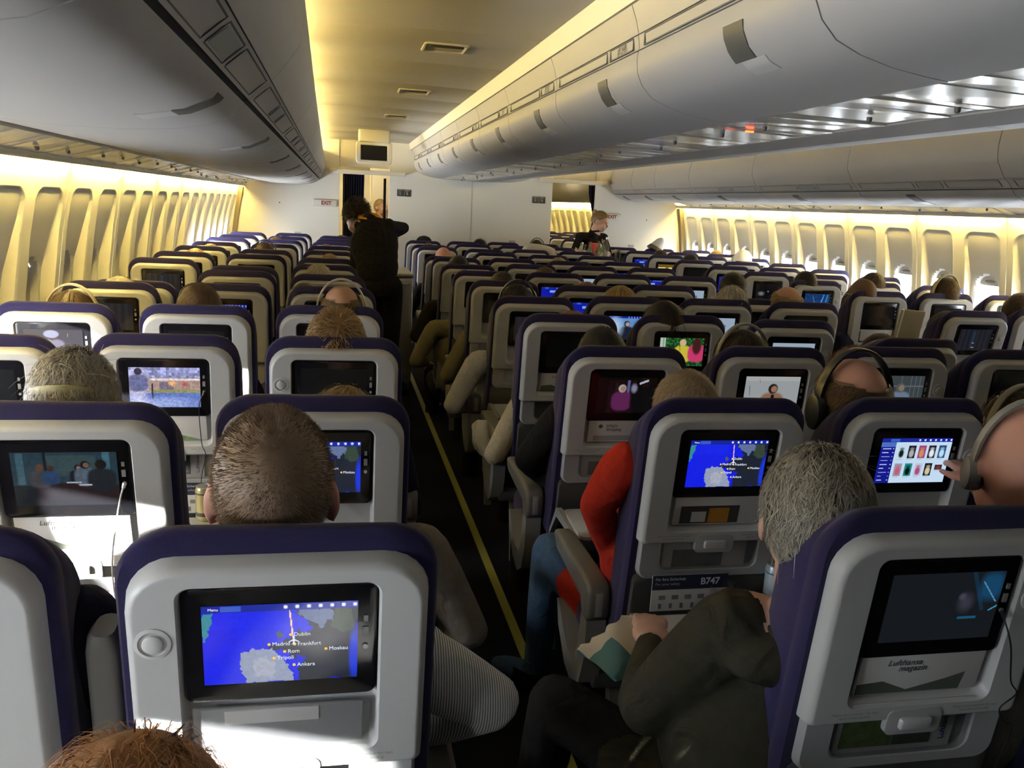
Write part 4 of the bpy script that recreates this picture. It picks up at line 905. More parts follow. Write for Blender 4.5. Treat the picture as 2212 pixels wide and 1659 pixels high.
def pic_map(w_, h_, shift=0):
    im = canvas(w_, h_, (.03, .05, .80)); rect(im, 0, 0, .5, .3, (.04, .07, .86), .5)
    poly(im, [(.52, .0), (.61, .0), (.60, .12), (.66, .22), (.70, .33), (.65, .38), (.61, .33), (.585, .42), (.53, .44), (.50, .50), (.44, .50), (.42, .56), (.46, .60), (.50, .57), (.54, .62), (.58, .74), (.60, .66), (.66, .70), (.61, .80), (.60, 1), (1, 1), (1, 0)], (.045, .055, .085), 1)
    poly(im, [(.61, .09), (.72, .07), (.84, .10), (.86, .24), (.80, .22), (.76, .34), (.70, .24), (.64, .20)], (.22, .27, .42), 2); poly(im, [(.84, .08), (.95, .10), (.98, .34), (.88, .40), (.82, .30)], (.09, .13, .10), 3)
    poly(im, [(.24, .62), (.32, .55), (.43, .57), (.49, .68), (.55, .82), (.58, 1), (.28, 1), (.23, .80)], (.40, .44, .55), 4); poly(im, [(.30, .70), (.40, .66), (.46, .78), (.44, .95), (.33, .92)], (.48, .50, .58), 5); poly(im, [(.0, .10), (.07, .08), (.05, .26), (.02, .42), (.0, .45)], (.10, .36, .42), 6); poly(im, [(.47, .38), (.50, .35), (.51, .43), (.48, .45)], (.16, .20, .18), 7)
    rough_im(im, .05, 3, 30); blob(im, .98, .70, .035, .32, (.04, .10, .72), .3); lin(im, .555, .08, .575, .43, .005, (1, .70, .40)); topbar(im)
    return im
def pic_menu(w_, h_):
    im = canvas(w_, h_, (.62, .74, .86)); rect(im, 0, 0, .205, 1, (.03, .04, .36)); rect(im, 0, .09, .205, .19, (.16, .26, .60)); r = np.random.RandomState(4)
    for k in range(9): rect(im, .03, .22+k*.088, .03+.05+.07*r.rand(), .235+k*.088, (.6, .65, .9)); rect(im, .17, .22+k*.088, .19, .235+k*.088, (.6, .65, .9))
    cols = [((.62, .74, .80), (.03, .05, .05)), ((.03, .03, .035), (.5, .5, .5)), ((.45, .12, .30), (.65, .38, .2)), ((.05, .03, .05), (.75, .82, .86)), ((.05, .14, .28), (.55, .75, .9)), ((.45, .40, .46), (.6, .2, .3)), ((.05, .35, .34), (.02, .03, .02)), ((.58, .62, .74), (.5, .15, .3)), ((.03, .035, .045), (.7, .62, .45)), ((.10, .05, .07), (.3, .1, .1))]
    for i, (a, b) in enumerate(cols):
        x = .25+(i % 5)*.145; y = .16 if i < 5 else .56; h2 = .29 if i < 9 else .11; y2 = y+(.04 if i == 9 else 0)
        rect(im, x, y2, x+.105, y2+h2, a); blob(im, x+.052, y2+h2*.62, .034, h2*.30, b, .25, p=2.2); blob(im, x+.052, y2+h2*.25, .03, h2*.10, b, .4, .6); rect(im, x, y2+h2+.02, x+.08, y2+h2+.03, (.45, .5, .6))
    topbar(im)
    return im
def pic_board(w_, h_):
    im = canvas(w_, h_, (.045, .085, .11)); rect(im, .05, .02, .12, .6, (.09, .17, .21)); rect(im, .33, .06, .80, .45, (.075, .12, .13)); rect(im, .86, 0, .93, .6, (.10, .2, .25)); rect(im, .30, .0, .33, .5, (.02, .03, .04)); blob(im, .6, .85, .5, .28, (.05, .028, .03), .08, p=3); rect(im, .0, .62, .22, 1, (.025, .035, .045)); rect(im, .30, .9, 1, 1, (.016, .018, .022))
    figure(im, .26, .22, .45, (.16, .10, .07), (.10, .10, .11)); figure(im, .36, .25, .36, (.10, .06, .04), (.05, .10, .19)); figure(im, .62, .24, .36, (.02, .015, .015), (.02, .02, .03), (.30, .20, .16)); figure(im, .69, .17, .48, (.02, .015, .015), (.14, .18, .22), (.25, .17, .13)); figure(im, .84, .15, .60, (.015, .012, .012), (.03, .04, .05)); rect(im, .5, .55, .64, .585, (.42, .45, .5)); rect(im, .62, .60, .74, .63, (.5, .5, .54)); rough_im(im, .12, 2, 20)
    return im
def pic_house(w_, h_):
    im = canvas(w_, h_, (.42, .44, .66)); rough_im(im, .35, 9, 16); rect(im, 0, .26, 1, .62, (.50, .38, .34)); rect(im, .30, .28, 1, .33, (.75, .72, .75)); rect(im, .42, .36, .62, .55, (.30, .26, .34)); blob(im, .60, .40, .05, .06, (.9, .55, .3), .4); rect(im, .74, .36, .82, .46, (.6, .2, .2)); rect(im, .3, .55, 1, .64, (.40, .40, .22)); rect(im, 0, .64, 1, 1, (.22, .30, .62)); blob(im, .12, .5, .12, .6, (.72, .70, .85), .5, .8); figure(im, .13, .02, .6, (.10, .09, .14), (.25, .26, .42)); rect(im, .31, .4, .335, .8, (.08, .08, .12)); blob(im, .5, .9, .4, .14, (.55, .62, .85), .6, .6); rough_im(im, .18, 5, 26)
    return im
def pic_cap(w_, h_):
    im = canvas(w_, h_, (.07, .045, .05)); blob(im, .2, .5, .3, .6, (.10, .08, .045), .5); figure(im, .48, .05, .95, (.10, .05, .03), (.45, .42, .52), (.42, .22, .14)); blob(im, .46, .14, .13, .12, (.60, .62, .78), .12); blob(im, .47, .62, .05, .10, (.5, .12, .16), .3); blob(im, .75, .55, .10, .14, (.12, .09, .05), .3)
    return im
def pic_lady(w_, h_):
    im = canvas(w_, h_, (.012, .006, .008)); rect(im, .18, .08, .66, 1, (.03, .014, .018)); rect(im, .50, .08, .55, .7, (.16, .18, .34)); rect(im, .30, .15, .34, .8, (.06, .03, .03)); figure(im, .42, .20, .75, (.45, .42, .42), (.18, .05, .15), (.40, .28, .22)); figure(im, .80, .0, 1.0, (.03, .02, .02), (.012, .012, .016)); blob(im, .62, .3, .05, .12, (.3, .3, .4), .4); lin(im, .72, .16, .84, .08, .02, (.5, .5, .55))
    return im
def pic_man(w_, h_):
    im = canvas(w_, h_, (.40, .42, .43)); rect(im, 0, 0, 1, .12, (.46, .47, .47)); figure(im, .52, .22, .95, (.03, .025, .02), (.34, .22, .16), (.40, .25, .18)); rect(im, .50, .52, .56, 1, (.03, .02, .025)); blob(im, .1, .8, .06, .12, (.5, .5, .5), .5)
    return im
def pic_woman(w_, h_):
    im = canvas(w_, h_, (.10, .12, .13)); rect(im, .0, 0, .3, 1, (.16, .17, .17)); 
    for k in range(5): rect(im, .55+k*.09, 0, .56+k*.09, 1, (.2, .22, .24))
    rect(im, .3, .3, 1, .32, (.2, .22, .24)); figure(im, .55, .22, .95, (.16, .16, .15), (.22, .28, .36), (.30, .26, .22))
    return im
def pic_garden(w_, h_):
    im = canvas(w_, h_, (.05, .16, .06)); rough_im(im, .7, 7, 18); rect(im, 0, 0, .12, 1, (.5, .58, .5)); figure(im, .52, .05, .85, (.62, .52, .32), (.62, .55, .10)); figure(im, .84, .02, .85, (.12, .045, .04), (.62, .10, .25)); blob(im, .84, .30, .10, .28, (.12, .045, .04), .2)
    return im
def pic_blue(w_, h_):
    im = canvas(w_, h_, (.03, .09, .22)); lin(im, .3, .1, .5, .9, .02, (.1, .25, .45)); lin(im, .75, .05, .6, .9, .02, (.15, .4, .7)); lin(im, .9, .1, .8, .9, .03, (.08, .3, .55)); rough_im(im, .25, 8, 12)
    return im
def pic_night(w_, h_):
    im = canvas(w_, h_, (.030, .036, .042)); lin(im, .72, .02, .86, .55, .018, (.03, .07, .11)); blob(im, .90, .22, .10, .20, (.03, .12, .21), .3, p=3); lin(im, .82, .15, .97, .45, .006, (.15, .33, .48)); rect(im, .66, .66, .83, .70, (.04, .16, .26)); blob(im, .70, .45, .06, .12, (.09, .09, .12), .6); lin(im, .93, .58, .99, .52, .008, (.1, .35, .5)); blob(im, .66, .36, .03, .05, (.12, .12, .15), .5)
    return im
def pic_sky(w_, h_):
    im = canvas(w_, h_, (.20, .38, .62)); topbar(im); figure(im, .5, .2, .9, (.05, .04, .06), (.04, .05, .09), (.5, .42, .4)); blob(im, .15, .5, .2, .4, (.55, .65, .75), .6); blob(im, .85, .5, .15, .3, (.02, .03, .06), .5)
    return im
def pic_dim(w_, h_):
    im = canvas(w_, h_, (.035, .036, .045)); 
    for k in range(6): rect(im, .08+k*.15, 0, .14+k*.15, 1, (.05, .05, .065))
    rect(im, .42, .1, .5, .8, (.05, .08, .12)); rect(im, .45, .62, .52, .66, (.35, .35, .4)); rect(im, .45, .85, .55, .88, (.35, .35, .4))
    return im
def pic_dark(w_, h_):
    im = canvas(w_, h_, (.012, .014, .017)); blob(im, .25, .65, .12, .12, (.25, .25, .28), .5); blob(im, .55, .5, .02, .03, (.6, .6, .6), .4); return im
def pic_bluelist(w_, h_):
    im = canvas(w_, h_, (.02, .04, .45)); rect(im, .3, .15, .6, .3, (.3, .45, .9)); blob(im, .6, .6, .12, .12, (.4, .55, 1), .4); topbar(im); return im
def pic_pale(w_, h_):
    im = canvas(w_, h_, (.40, .47, .56)); rect(im, .6, .3, .75, .8, (.2, .22, .28)); figure(im, .35, .2, .9, (.2, .15, .1), (.3, .3, .33)); return im
def pic_warm(w_, h_):
    im = canvas(w_, h_, (.75, .68, .45)); rect(im, 0, 0, 1, .25, (.25, .17, .03)); figure(im, .5, .2, .9, (.3, .2, .08), (.6, .55, .45)); return im
M_SCREEN = attrmat('screen_picture', emit=.62, spec=.6)
PM = {}
def pic_mesh(fn, w_, h_):
    key = (fn.__name__, w_)
    if key in PM: return PM[key]
    im = np.clip(fn(w_, h_), 0, 1)**1.45; X = np.linspace(-.1035, .1035, w_+1); Z = SM['dc']+np.linspace(.0635, -.0635, h_+1)
    vs = [(x, -.0357, z) for z in Z for x in X]; fs = [(j*(w_+1)+i, (j+1)*(w_+1)+i, (j+1)*(w_+1)+i+1, j*(w_+1)+i+1) for j in range(h_) for i in range(w_)]
    me = bpy.data.meshes.new('display'); me.from_pydata(vs, [], fs); ca = me.color_attributes.new('Col', 'FLOAT_COLOR', 'CORNER')
    c = np.concatenate([im, np.ones((h_, w_, 1))], 2).reshape(-1, 4); ca.data.foreach_set('color', np.repeat(c, 4, axis=0).astype(np.float32).ravel())
    # a thin body behind the picture
    me.materials.append(M_SCREEN); me.update(); PM[key] = me
    return me
PIC = {('C', 1): (pic_map, 2), ('D', 2): (pic_map, 2), ('E', 2): (pic_menu, 2), ('B', 2): (pic_board, 2), ('B', 3): (pic_house, 1), ('A', 4): (pic_cap, 1), ('D', 3): (pic_lady, 1), ('E', 3): (pic_man, 1), ('F', 3): (pic_woman, 1), ('E', 4): (pic_garden, 1), ('D', 1): (pic_night, 2),
       ('E', 5): (pic_sky, 0), ('H', 7): (pic_blue, 0), ('H', 5): (pic_dim, 0), ('H', 8): (pic_dark, 0), ('C', 2): (pic_map, 1), ('F', 5): (pic_pale, 0), ('D', 5): (pic_dim, 0), ('E', 7): (pic_bluelist, 0), ('G', 8): (pic_bluelist, 0), ('G', 9): (pic_bluelist, 0), ('H', 9): (pic_bluelist, 0), ('E', 6): (pic_bluelist, 0), ('B', 5): (pic_bluelist, 0), ('F', 4): (pic_pale, 0), ('G', 7): (pic_pale, 0), ('F', 8): (pic_pale, 0), ('H', 11): (pic_warm, 0), ('F', 7): (pic_dark, 0), ('A', 5): (pic_dim, 0), ('A', 7): (pic_dim, 0), ('G', 12): (pic_bluelist, 0), ('J', 8): (pic_blue, 0), ('H', 12): (pic_bluelist, 0)}
for (c, n), (fn, q) in PIC.items():
    w_ = (40, 90, 170)[q]; SEATS[(c, n)][1]['display'].data = pic_mesh(fn, w_, int(w_*.62))
M_WTXT = emat('screen_text', (.8, .85, .95), .6); M_YDOT = emat('screen_dot', (1.0, .62, .10), .6)
NAMES = [('Dublin', .56, .395, .63), ('Frankfurt', .585, .52, .62), ('Madrid', .42, .51, .445), ('Rom', .52, .61, .55), ('Moskau', .79, .60, .83), ('Tripoli', .45, .69, .49), ('Ankara', .58, .79, .61)]
for key in (('C', 1), ('D', 2), ('C', 2)):
    d = SEATS[key][1]['display']
    m = MB()
    for s_, u, v, tu in NAMES:
        m.lathe([(.0022, 0), (.0022, -.0004)], (-.1035+.207*u, -.0358, SM['dc']+.0635-.127*v), 10, 'y')
        link('city_name', text_mesh(s_, .0085, M_WTXT, 'LEFT', .0001), d, (-.1035+.207*u+.004, -.0361, SM['dc']+.0635-.127*v), (PI/2, 0, 0))
    m.build('city_marker', M_YDOT, d)
    link('menu_word', text_mesh('Menu', .006, M_WTXT, 'LEFT', .0001), d, (-.095, -.0361, SM['dc']+.058), (PI/2, 0, 0))
    # little aeroplane
    m = MB(); cx, cz = -.1035+.207*.58, SM['dc']+.0635-.127*.46
    for P in ([(0, .007), (-.0012, .004), (-.0012, -.006), (.0012, -.006), (.0012, .004)], [(0, .001), (-.007, -.003), (-.007, -.004), (0, -.0015), (.007, -.004), (.007, -.003)], [(0, -.005), (-.003, -.0075), (.003, -.0075)]):
        m.loops([[(cx+p, y, cz+q) for p, q in P] for y in (-.0359, -.0363)])
    m.build('aeroplane_mark', M_WTXT, d, smooth=False)
# ------------------------------------------------------------------ literature, cards and things on trays
def seat_pose(c, n, p):
    root, parts, x, y, th = SEATS[(c, n)]; return Vector((x, y, HZ))+Matrix.Rotation(th, 3, 'X') @ Vector(p), th
M_PAPER = mat('paper_white', (.72, .70, .68), .5); M_INK = mat('ink_grey', (.09, .09, .10), .6); M_MIST = mat('cover_mist', (.40, .41, .42), .5); M_HILL = mat('cover_hill', (.10, .12, .09), .5); M_WHITEINK = mat('ink_white', (.75, .75, .78), .5); M_NAVYINK = mat('ink_navy', (.010, .014, .05), .5); M_FOIL = clearmat('foil', (.93, .93, .93), .18, .25); M_ORANGE = mat('cover_orange', (.55, .25, .03), .5); M_GREENP = mat('cover_green', (.20, .30, .10), .6, noise_s=60, noise_a=.7)
MAG = {}
def magazine(c, n, kind, label, w_=.235, lift=0, dx=0):
    p, th = seat_pose(c, n, (dx, -.0245, .462+lift)); root = empty('magazine', p, (th+.04, 0, 0), label, 'magazine', 'magazines in seat pockets')
    m = MB(); m.box((0, 0, 0), (w_, .006, .082), .0015); m.build('cover', M_PAPER, root)
    if kind == 'magazin':
        m = MB(); m.loops([[(x, y, z) for x, z in ((-w_/2+.002, -.039), (-w_/2+.002, -.018), (-w_/2+.05, -.014), (-.02, -.034), (.05, -.016), (w_/2-.03, -.004), (w_/2-.035, -.039))] for y in (-.0030, -.0034)]); m.build('cover_picture', M_HILL, root, smooth=False)
        for s_, x, z in (('Lufthansa', -.068, .023), ('magazin', -.045, .011)): link('title', text_mesh(s_, .017, M_INK, 'LEFT', .0002, .25), root, (x, -.0036, z), (PI/2, 0, 0))
    elif kind == 'shop':
        for s_, x, z in (('Inflight', -.055, .020), ('Shopping', -.055, .006)): link('title', text_mesh(s_, .015, M_INK, 'LEFT', .0002), root, (x, -.0036, z), (PI/2, 0, 0))
        m = MB(); m.lathe([(.007, 0), (.007, -.0006), (.0055, -.0006), (.0055, 0)], (-.075, -.003, .018), 14, 'y'); m.build('crest', M_INK, root)
        m = MB(); m.box((.01, -.0032, -.026), (w_-.02, .0006, .018)); m.build('cover_picture', M_MIST, root, smooth=False)
    elif kind == 'card':
        m = MB(); m.box((-.02, -.0032, -.012), (.16, .0006, .05)); m.build('cover_picture', mat('cover_dark', (.06, .055, .05), .5), root, smooth=False)
        m = MB(); m.box((.005, -.0036, -.014), (.055, .0006, .042)); m.build('orange_field', M_ORANGE, root, smooth=False); m = MB(); m.box((-.05, -.0036, -.018), (.04, .0006, .03)); m.build('white_field', M_PAPER, root, smooth=False)
    elif kind == 'hill':
        m = MB(); m.loops([[(x, y, z) for x, z in ((-.1, -.039), (-.06, -.022), (0, -.012), (.05, -.026), (.1, -.039))] for y in (-.0030, -.0034)]); m.build('cover_picture', M_GREENP, root, smooth=False)
    return root
magazine('D', 1, 'magazin', 'white magazine with a misty hill cover in the nearest right seat back')
magazine('B', 2, 'magazin', 'sunlit white magazine in the pocket of the second-row left middle seat')
magazine('D', 3, 'shop', 'inflight shopping brochure in the third-row centre aisle seat back')
magazine('D', 2, 'card', 'brochure with an orange field below the blue map screen')
magazine('D', 4, 'magazin', 'white magazine in the fourth-row centre aisle seat back')
magazine('B', 3, 'hill', 'white brochure with a green hill in the third-row left middle seat')
magazine('H', 6, 'hill', 'pale brochure in the upright right aisle seat behind the open book')
# clear foil pouch on the nearest left seat
p, th = seat_pose('C', 1, (0, -.030, .435)); root = empty('clear_pouch', p, (th+.05, 0, 0), 'clear plastic pouch with grey papers in the nearest left seat pocket', 'pouch')
m = MB(); m.box((0, .004, 0), (.225, .003, .10)); m.build('paper', mat('pouch_paper', (.42, .43, .45), .5), root, smooth=False)
m = MB(); m.box((-.015, .0015, .035), (.13, .002, .024)); m.build('white_slip', M_PAPER, root, smooth=False)
m = MB(); L = []
for k in range(9):
    x = -.122+.0305*k; L.append([(x, -.006+.003*math.sin(k*2.1), -.055), (x, -.004+.003*math.sin(k*1.3), .0), (x, .000, .055), (x, .002, .056), (x, .0, -.054)])
m.loops(L); m.build('foil', M_FOIL, root)
# lower pockets: printed leaflets behind clear covers
def leaflet(c, n, kind, label):
    p, th = seat_pose(c, n, (0, -.0155, .338)); root = empty('leaflet', p, (th, 0, 0), label, 'leaflet', 'leaflets in lower pockets')
    m = MB(); m.box((-.01, 0, 0), (.23, .004, .092)); m.build('sheet', M_PAPER, root, smooth=False)
    if kind == 'green':
        m = MB(); m.box((-.065, -.0025, .004), (.10, .001, .078)); m.build('picture', M_GREENP, root, smooth=False)
        m = MB(); m.box((.025, -.0025, .004), (.075, .001, .078)); m.build('picture', mat('dark_green_print', (.13, .14, .10), .6, noise_s=30, noise_a=.5), root, smooth=False)
        link('title', text_mesh('Lufthansa', .016, mat('ink_blue', (.03, .03, .30), .5), 'CENTER', .0002), root, (.085, -.003, .0), (PI/2, 0, 0)).rotation_euler = (PI/2, -PI/2, 0)
    else:
        m = MB(); m.box((-.03, -.0025, -.02), (.14, .001, .05)); m.build('picture', mat('grey_print', (.14, .14, .13), .6, noise_s=30, noise_a=.4), root, smooth=False)
leaflet('D', 1, 'green', 'green photo leaflets in the lower pocket of the nearest right seat'); leaflet('D', 2, 'grey', 'white and grey leaflet in the lower pocket under the map screen'); leaflet('D', 3, 'grey', 'leaflet in the lower pocket behind the red sweater'); leaflet('B', 3, 'green', 'sunlit green leaflet in the lower pocket of the third-row left middle seat'); leaflet('C', 3, 'grey', 'grey leaflet in the lower pocket of the third-row left aisle seat')
m = MB(); m.loops([uv(w_, .288, .388, y, .01, .02, 4) for w_, y in ((.262, -.0215), (.262, -.0235))]); cov = m.mesh('pocket_cover', clearmat('pocket_clear', (.86, .86, .86), .10, .12), False)
for key in (('D', 1), ('D', 2), ('D', 3), ('B', 3), ('C', 3), ('D', 4), ('B', 2), ('C', 2)): link('pocket_cover', cov, SEATS[key][0], (0, 0, HZ), (SEATS[key][4], 0, 0))
M_TINY = mat('print_tiny', (.30, .30, .30), .6)
for key in (('D', 1), ('C', 1), ('D', 2), ('D', 3), ('B', 3)):
    sh = SEATS[key][1]['back_shell']
    for x in (-.115, .115):
        link('notice', text_mesh('Please stow monitor for taxi,\ntake-off and landing', .0075, M_TINY, 'CENTER', .0001), sh, (x, -.0402, .392), (PI/2, 0, 0))
# safety card, B747
def safety_card(c, n, p, rx, label, w_=.21):
    q, th = seat_pose(c, n, p); root = empty('safety_card', q, (th+rx, 0, 0), label, 'card', 'safety cards')
    m = MB(); m.box((0, 0, 0), (w_, .002, .10)); m.build('card', M_PAPER, root, smooth=False)
    m = MB(); m.box((0, -.0014, .03), (w_, .0008, .04)); hd = m.build('header', M_NAVYINK, root, smooth=False)
    link('title', text_mesh('B747', .026, M_WHITEINK, 'LEFT', .0002, 0, .0006), hd, (.028, -.0021, .030), (PI/2, 0, 0))
    link('title', text_mesh('Für Ihre Sicherheit', .011, M_WHITEINK, 'LEFT', .0002), hd, (-w_/2+.008, -.0021, .039), (PI/2, 0, 0)); link('title', text_mesh('For your safety', .011, M_MIST, 'LEFT', .0002), hd, (-w_/2+.008, -.0021, .026), (PI/2, 0, 0))
    m = MB()
    for k in range(5): m.box((-w_/2+.03+k*.036, -.0014, -.012), (.018, .0008, .012))
    for k in range(6): m.box((-w_/2+.025+k*.03, -.0014, -.036), (.008, .0008, .014))
    m.build('pictogram', mat('ink_mid', (.22, .22, .22), .6), root, smooth=False)
safety_card('D', 2, (-.05, -.045, .232), -.12, 'white and navy B747 safety card standing behind the tray of the grey-haired man')
safety_card('B', 3, (.10, -.045, .232), -.12, 'B747 safety card beside the gold beer can', .19)
def on_tray(px, py, z=.6035): p = on(px, py, 2, z); return p
p = on_tray(1556, 1312); root = empty('plastic_cup', p, None, 'clear plastic cup on the tray of the grey-haired man', 'cup')
m = MB(); m.lathe([(.024, .0), (.027, .002), (.034, .060), (.036, .064), (.0345, .064), (.0325, .060), (.025, .004), (.001, .004)], n=24); m.build('cup', clearmat('cup_clear', (.93, .93, .93), .16, .08), root)
m = MB(); m.lathe([(.024, .005), (.029, .03), (.001, .03)], n=20); m.build('water', clearmat('water', (.92, .95, .96), .12, .03), root)
def can(p, label, c1, c2, word=None):
    root = empty('drink_can', p, None, label, 'can', 'drink cans')
    m = MB(); m.lathe([(.022, 0), (.027, .006), (.0275, .012), (.0275, .098), (.024, .108)], n=24); bd = m.build('body', c1, root)
    m = MB(); m.lathe([(.024, .108), (.0245, .112), (.0225, .112), (.0215, .109), (.001, .109)], n=24); m.mi = 0; m.box((0, .006, .1105), (.010, .018, .0015)); m.build('lid', M_SILVER, root)
    m = MB(); m.lathe([(.0277, .018), (.0278, .018), (.0278, .030), (.0277, .030)], n=24); m.build('stripe', c2, bd)
    m = MB(); m.lathe([(.0277, .088), (.0278, .088), (.0278, .092), (.0277, .092)], n=24); m.build('stripe', c2, bd)
    return root
can(on_tray(443, 1122), 'gold beer can on the tray between the left middle and aisle seats', mat('can_gold', (.62, .52, .24), .3, metal=.6), M_DGREY)
q = on_tray(1668, 1302)
cn = can(q, 'blue and white can half hidden behind the nearest right seat', mat('can_bluewhite', (.55, .62, .68), .35, metal=.3), mat('can_blue', (.12, .22, .38), .35))
# snack pouch on the grey-haired man's knee
p = on(1345, 1395, 2, .64); root = empty('snack_pouch', p, (.25, -.15, .6), 'crumpled white and teal foil snack pouch beside the tray', 'pouch')
m = MB(); L = []
for k in range(11):
    u = -1+2*k/10; th_ = .018*(1-u*u)+.0015; x = u*.095
    L.append([(x, (.058+.006*math.sin(k*2.3))*math.cos(t), th_*math.sin(t)+.004*math.sin(3*t+k)) for t in np.linspace(0, 2*PI, 17)[:-1]])
m.loops(L); n0 = len(m.f)
me = m.mesh('foil_bag', [mat('bag_cream', (.62, .54, .40), .35), mat('bag_teal', (.05, .14, .16), .3)])
for pl in me.polygons:
    if pl.center.x < -.02 and pl.center.y < .02: pl.material_index = 1
link('foil_bag', me, root)
# white headset lead on the boardroom screen, black lead at the nearest right screen
def cable(name, seatk, pts, r_, m_, label, plug=None):
    P = [seat_pose(*seatk, p)[0] for p in pts]; Q = []
    for i in range(len(P)-1):
        a, b, c, d = P[max(0, i-1)], P[i], P[i+1], P[min(len(P)-1, i+2)]
        for k in range(6):
            t = k/6; Q.append(.5*((2*b)+(c-a)*t+(2*a-5*b+4*c-d)*t*t+(3*b-a-3*c+d)*t**3))
    Q.append(P[-1]); m = MB(); m.tube(Q, r_, 7); o = m.build(name, m_); tag(o, label, 'cable', 'headphone leads')
    m = MB(); m.tube([P[0]+Vector((0, .0, 0)), P[0].lerp(P[1], .25)], [r_*2.6, r_*2], 8); m.build('plug', m_, o)
cable('headphone_cable', ('B', 2), [(.1145, -.036, SM['dc']-.012), (.105, -.055, SM['dc']-.05), (.085, -.07, .43), (.08, -.07, .34), (.085, -.075, .22), (.05, -.08, .12)], .0018, mat('cable_white', (.75, .74, .72), .4), 'white headphone lead hanging from the boardroom film screen')
cable('headphone_cable', ('D', 1), [(.1145, -.036, SM['dc']-.012), (.125, -.062, SM['dc']-.06), (.150, -.06, .46), (.172, -.058, .43), (.150, -.056, .40), (.165, -.056, .37), (.195, -.05, .345), (.185, -.05, .25), (.19, -.05, .1)], .0014, M_BLACK, 'thin black headphone lead hanging from the nearest right screen')
cable('headphone_cable', ('B', 3), [(.1145, -.036, SM['dc']-.012), (.100, -.05, SM['dc']-.06), (.105, -.055, .42), (.115, -.055, .38), (.10, -.055, .30), (.095, -.055, .2)], .0014, M_BLACK, 'black headphone lead hanging from the bright third-row left screen')
# unseen newspaper added to bounce sun onto the seat ahead and its screen
root = empty('newspaper', (-1.76, .74, .64), (.10, -.62, .12), 'unseen white newspaper added to reflect sun behind the nearest left aisle seat', 'newspaper')
for s_ in (-1, 1):
    m = MB(); L = []
    for k in range(9):
        x = s_*.27*k/8; zz = .02*math.sin(k*.7)+.03*abs(k/8-.4); L.append([(x, -.17, zz), (x, .17, zz+.01), (x, .17, zz+.013), (x, -.17, zz+.003)])
    m.loops(L); m.build('page', M_PAPER, root)
m = MB()
for s_ in (-1, 1):
    for k in range(5): m.box((s_*.13, -.12+k*.055, .042), (.16, .012, .001))
m.build('print_block', M_MIST, root, smooth=False)
p = on_tray(1345, 1395)
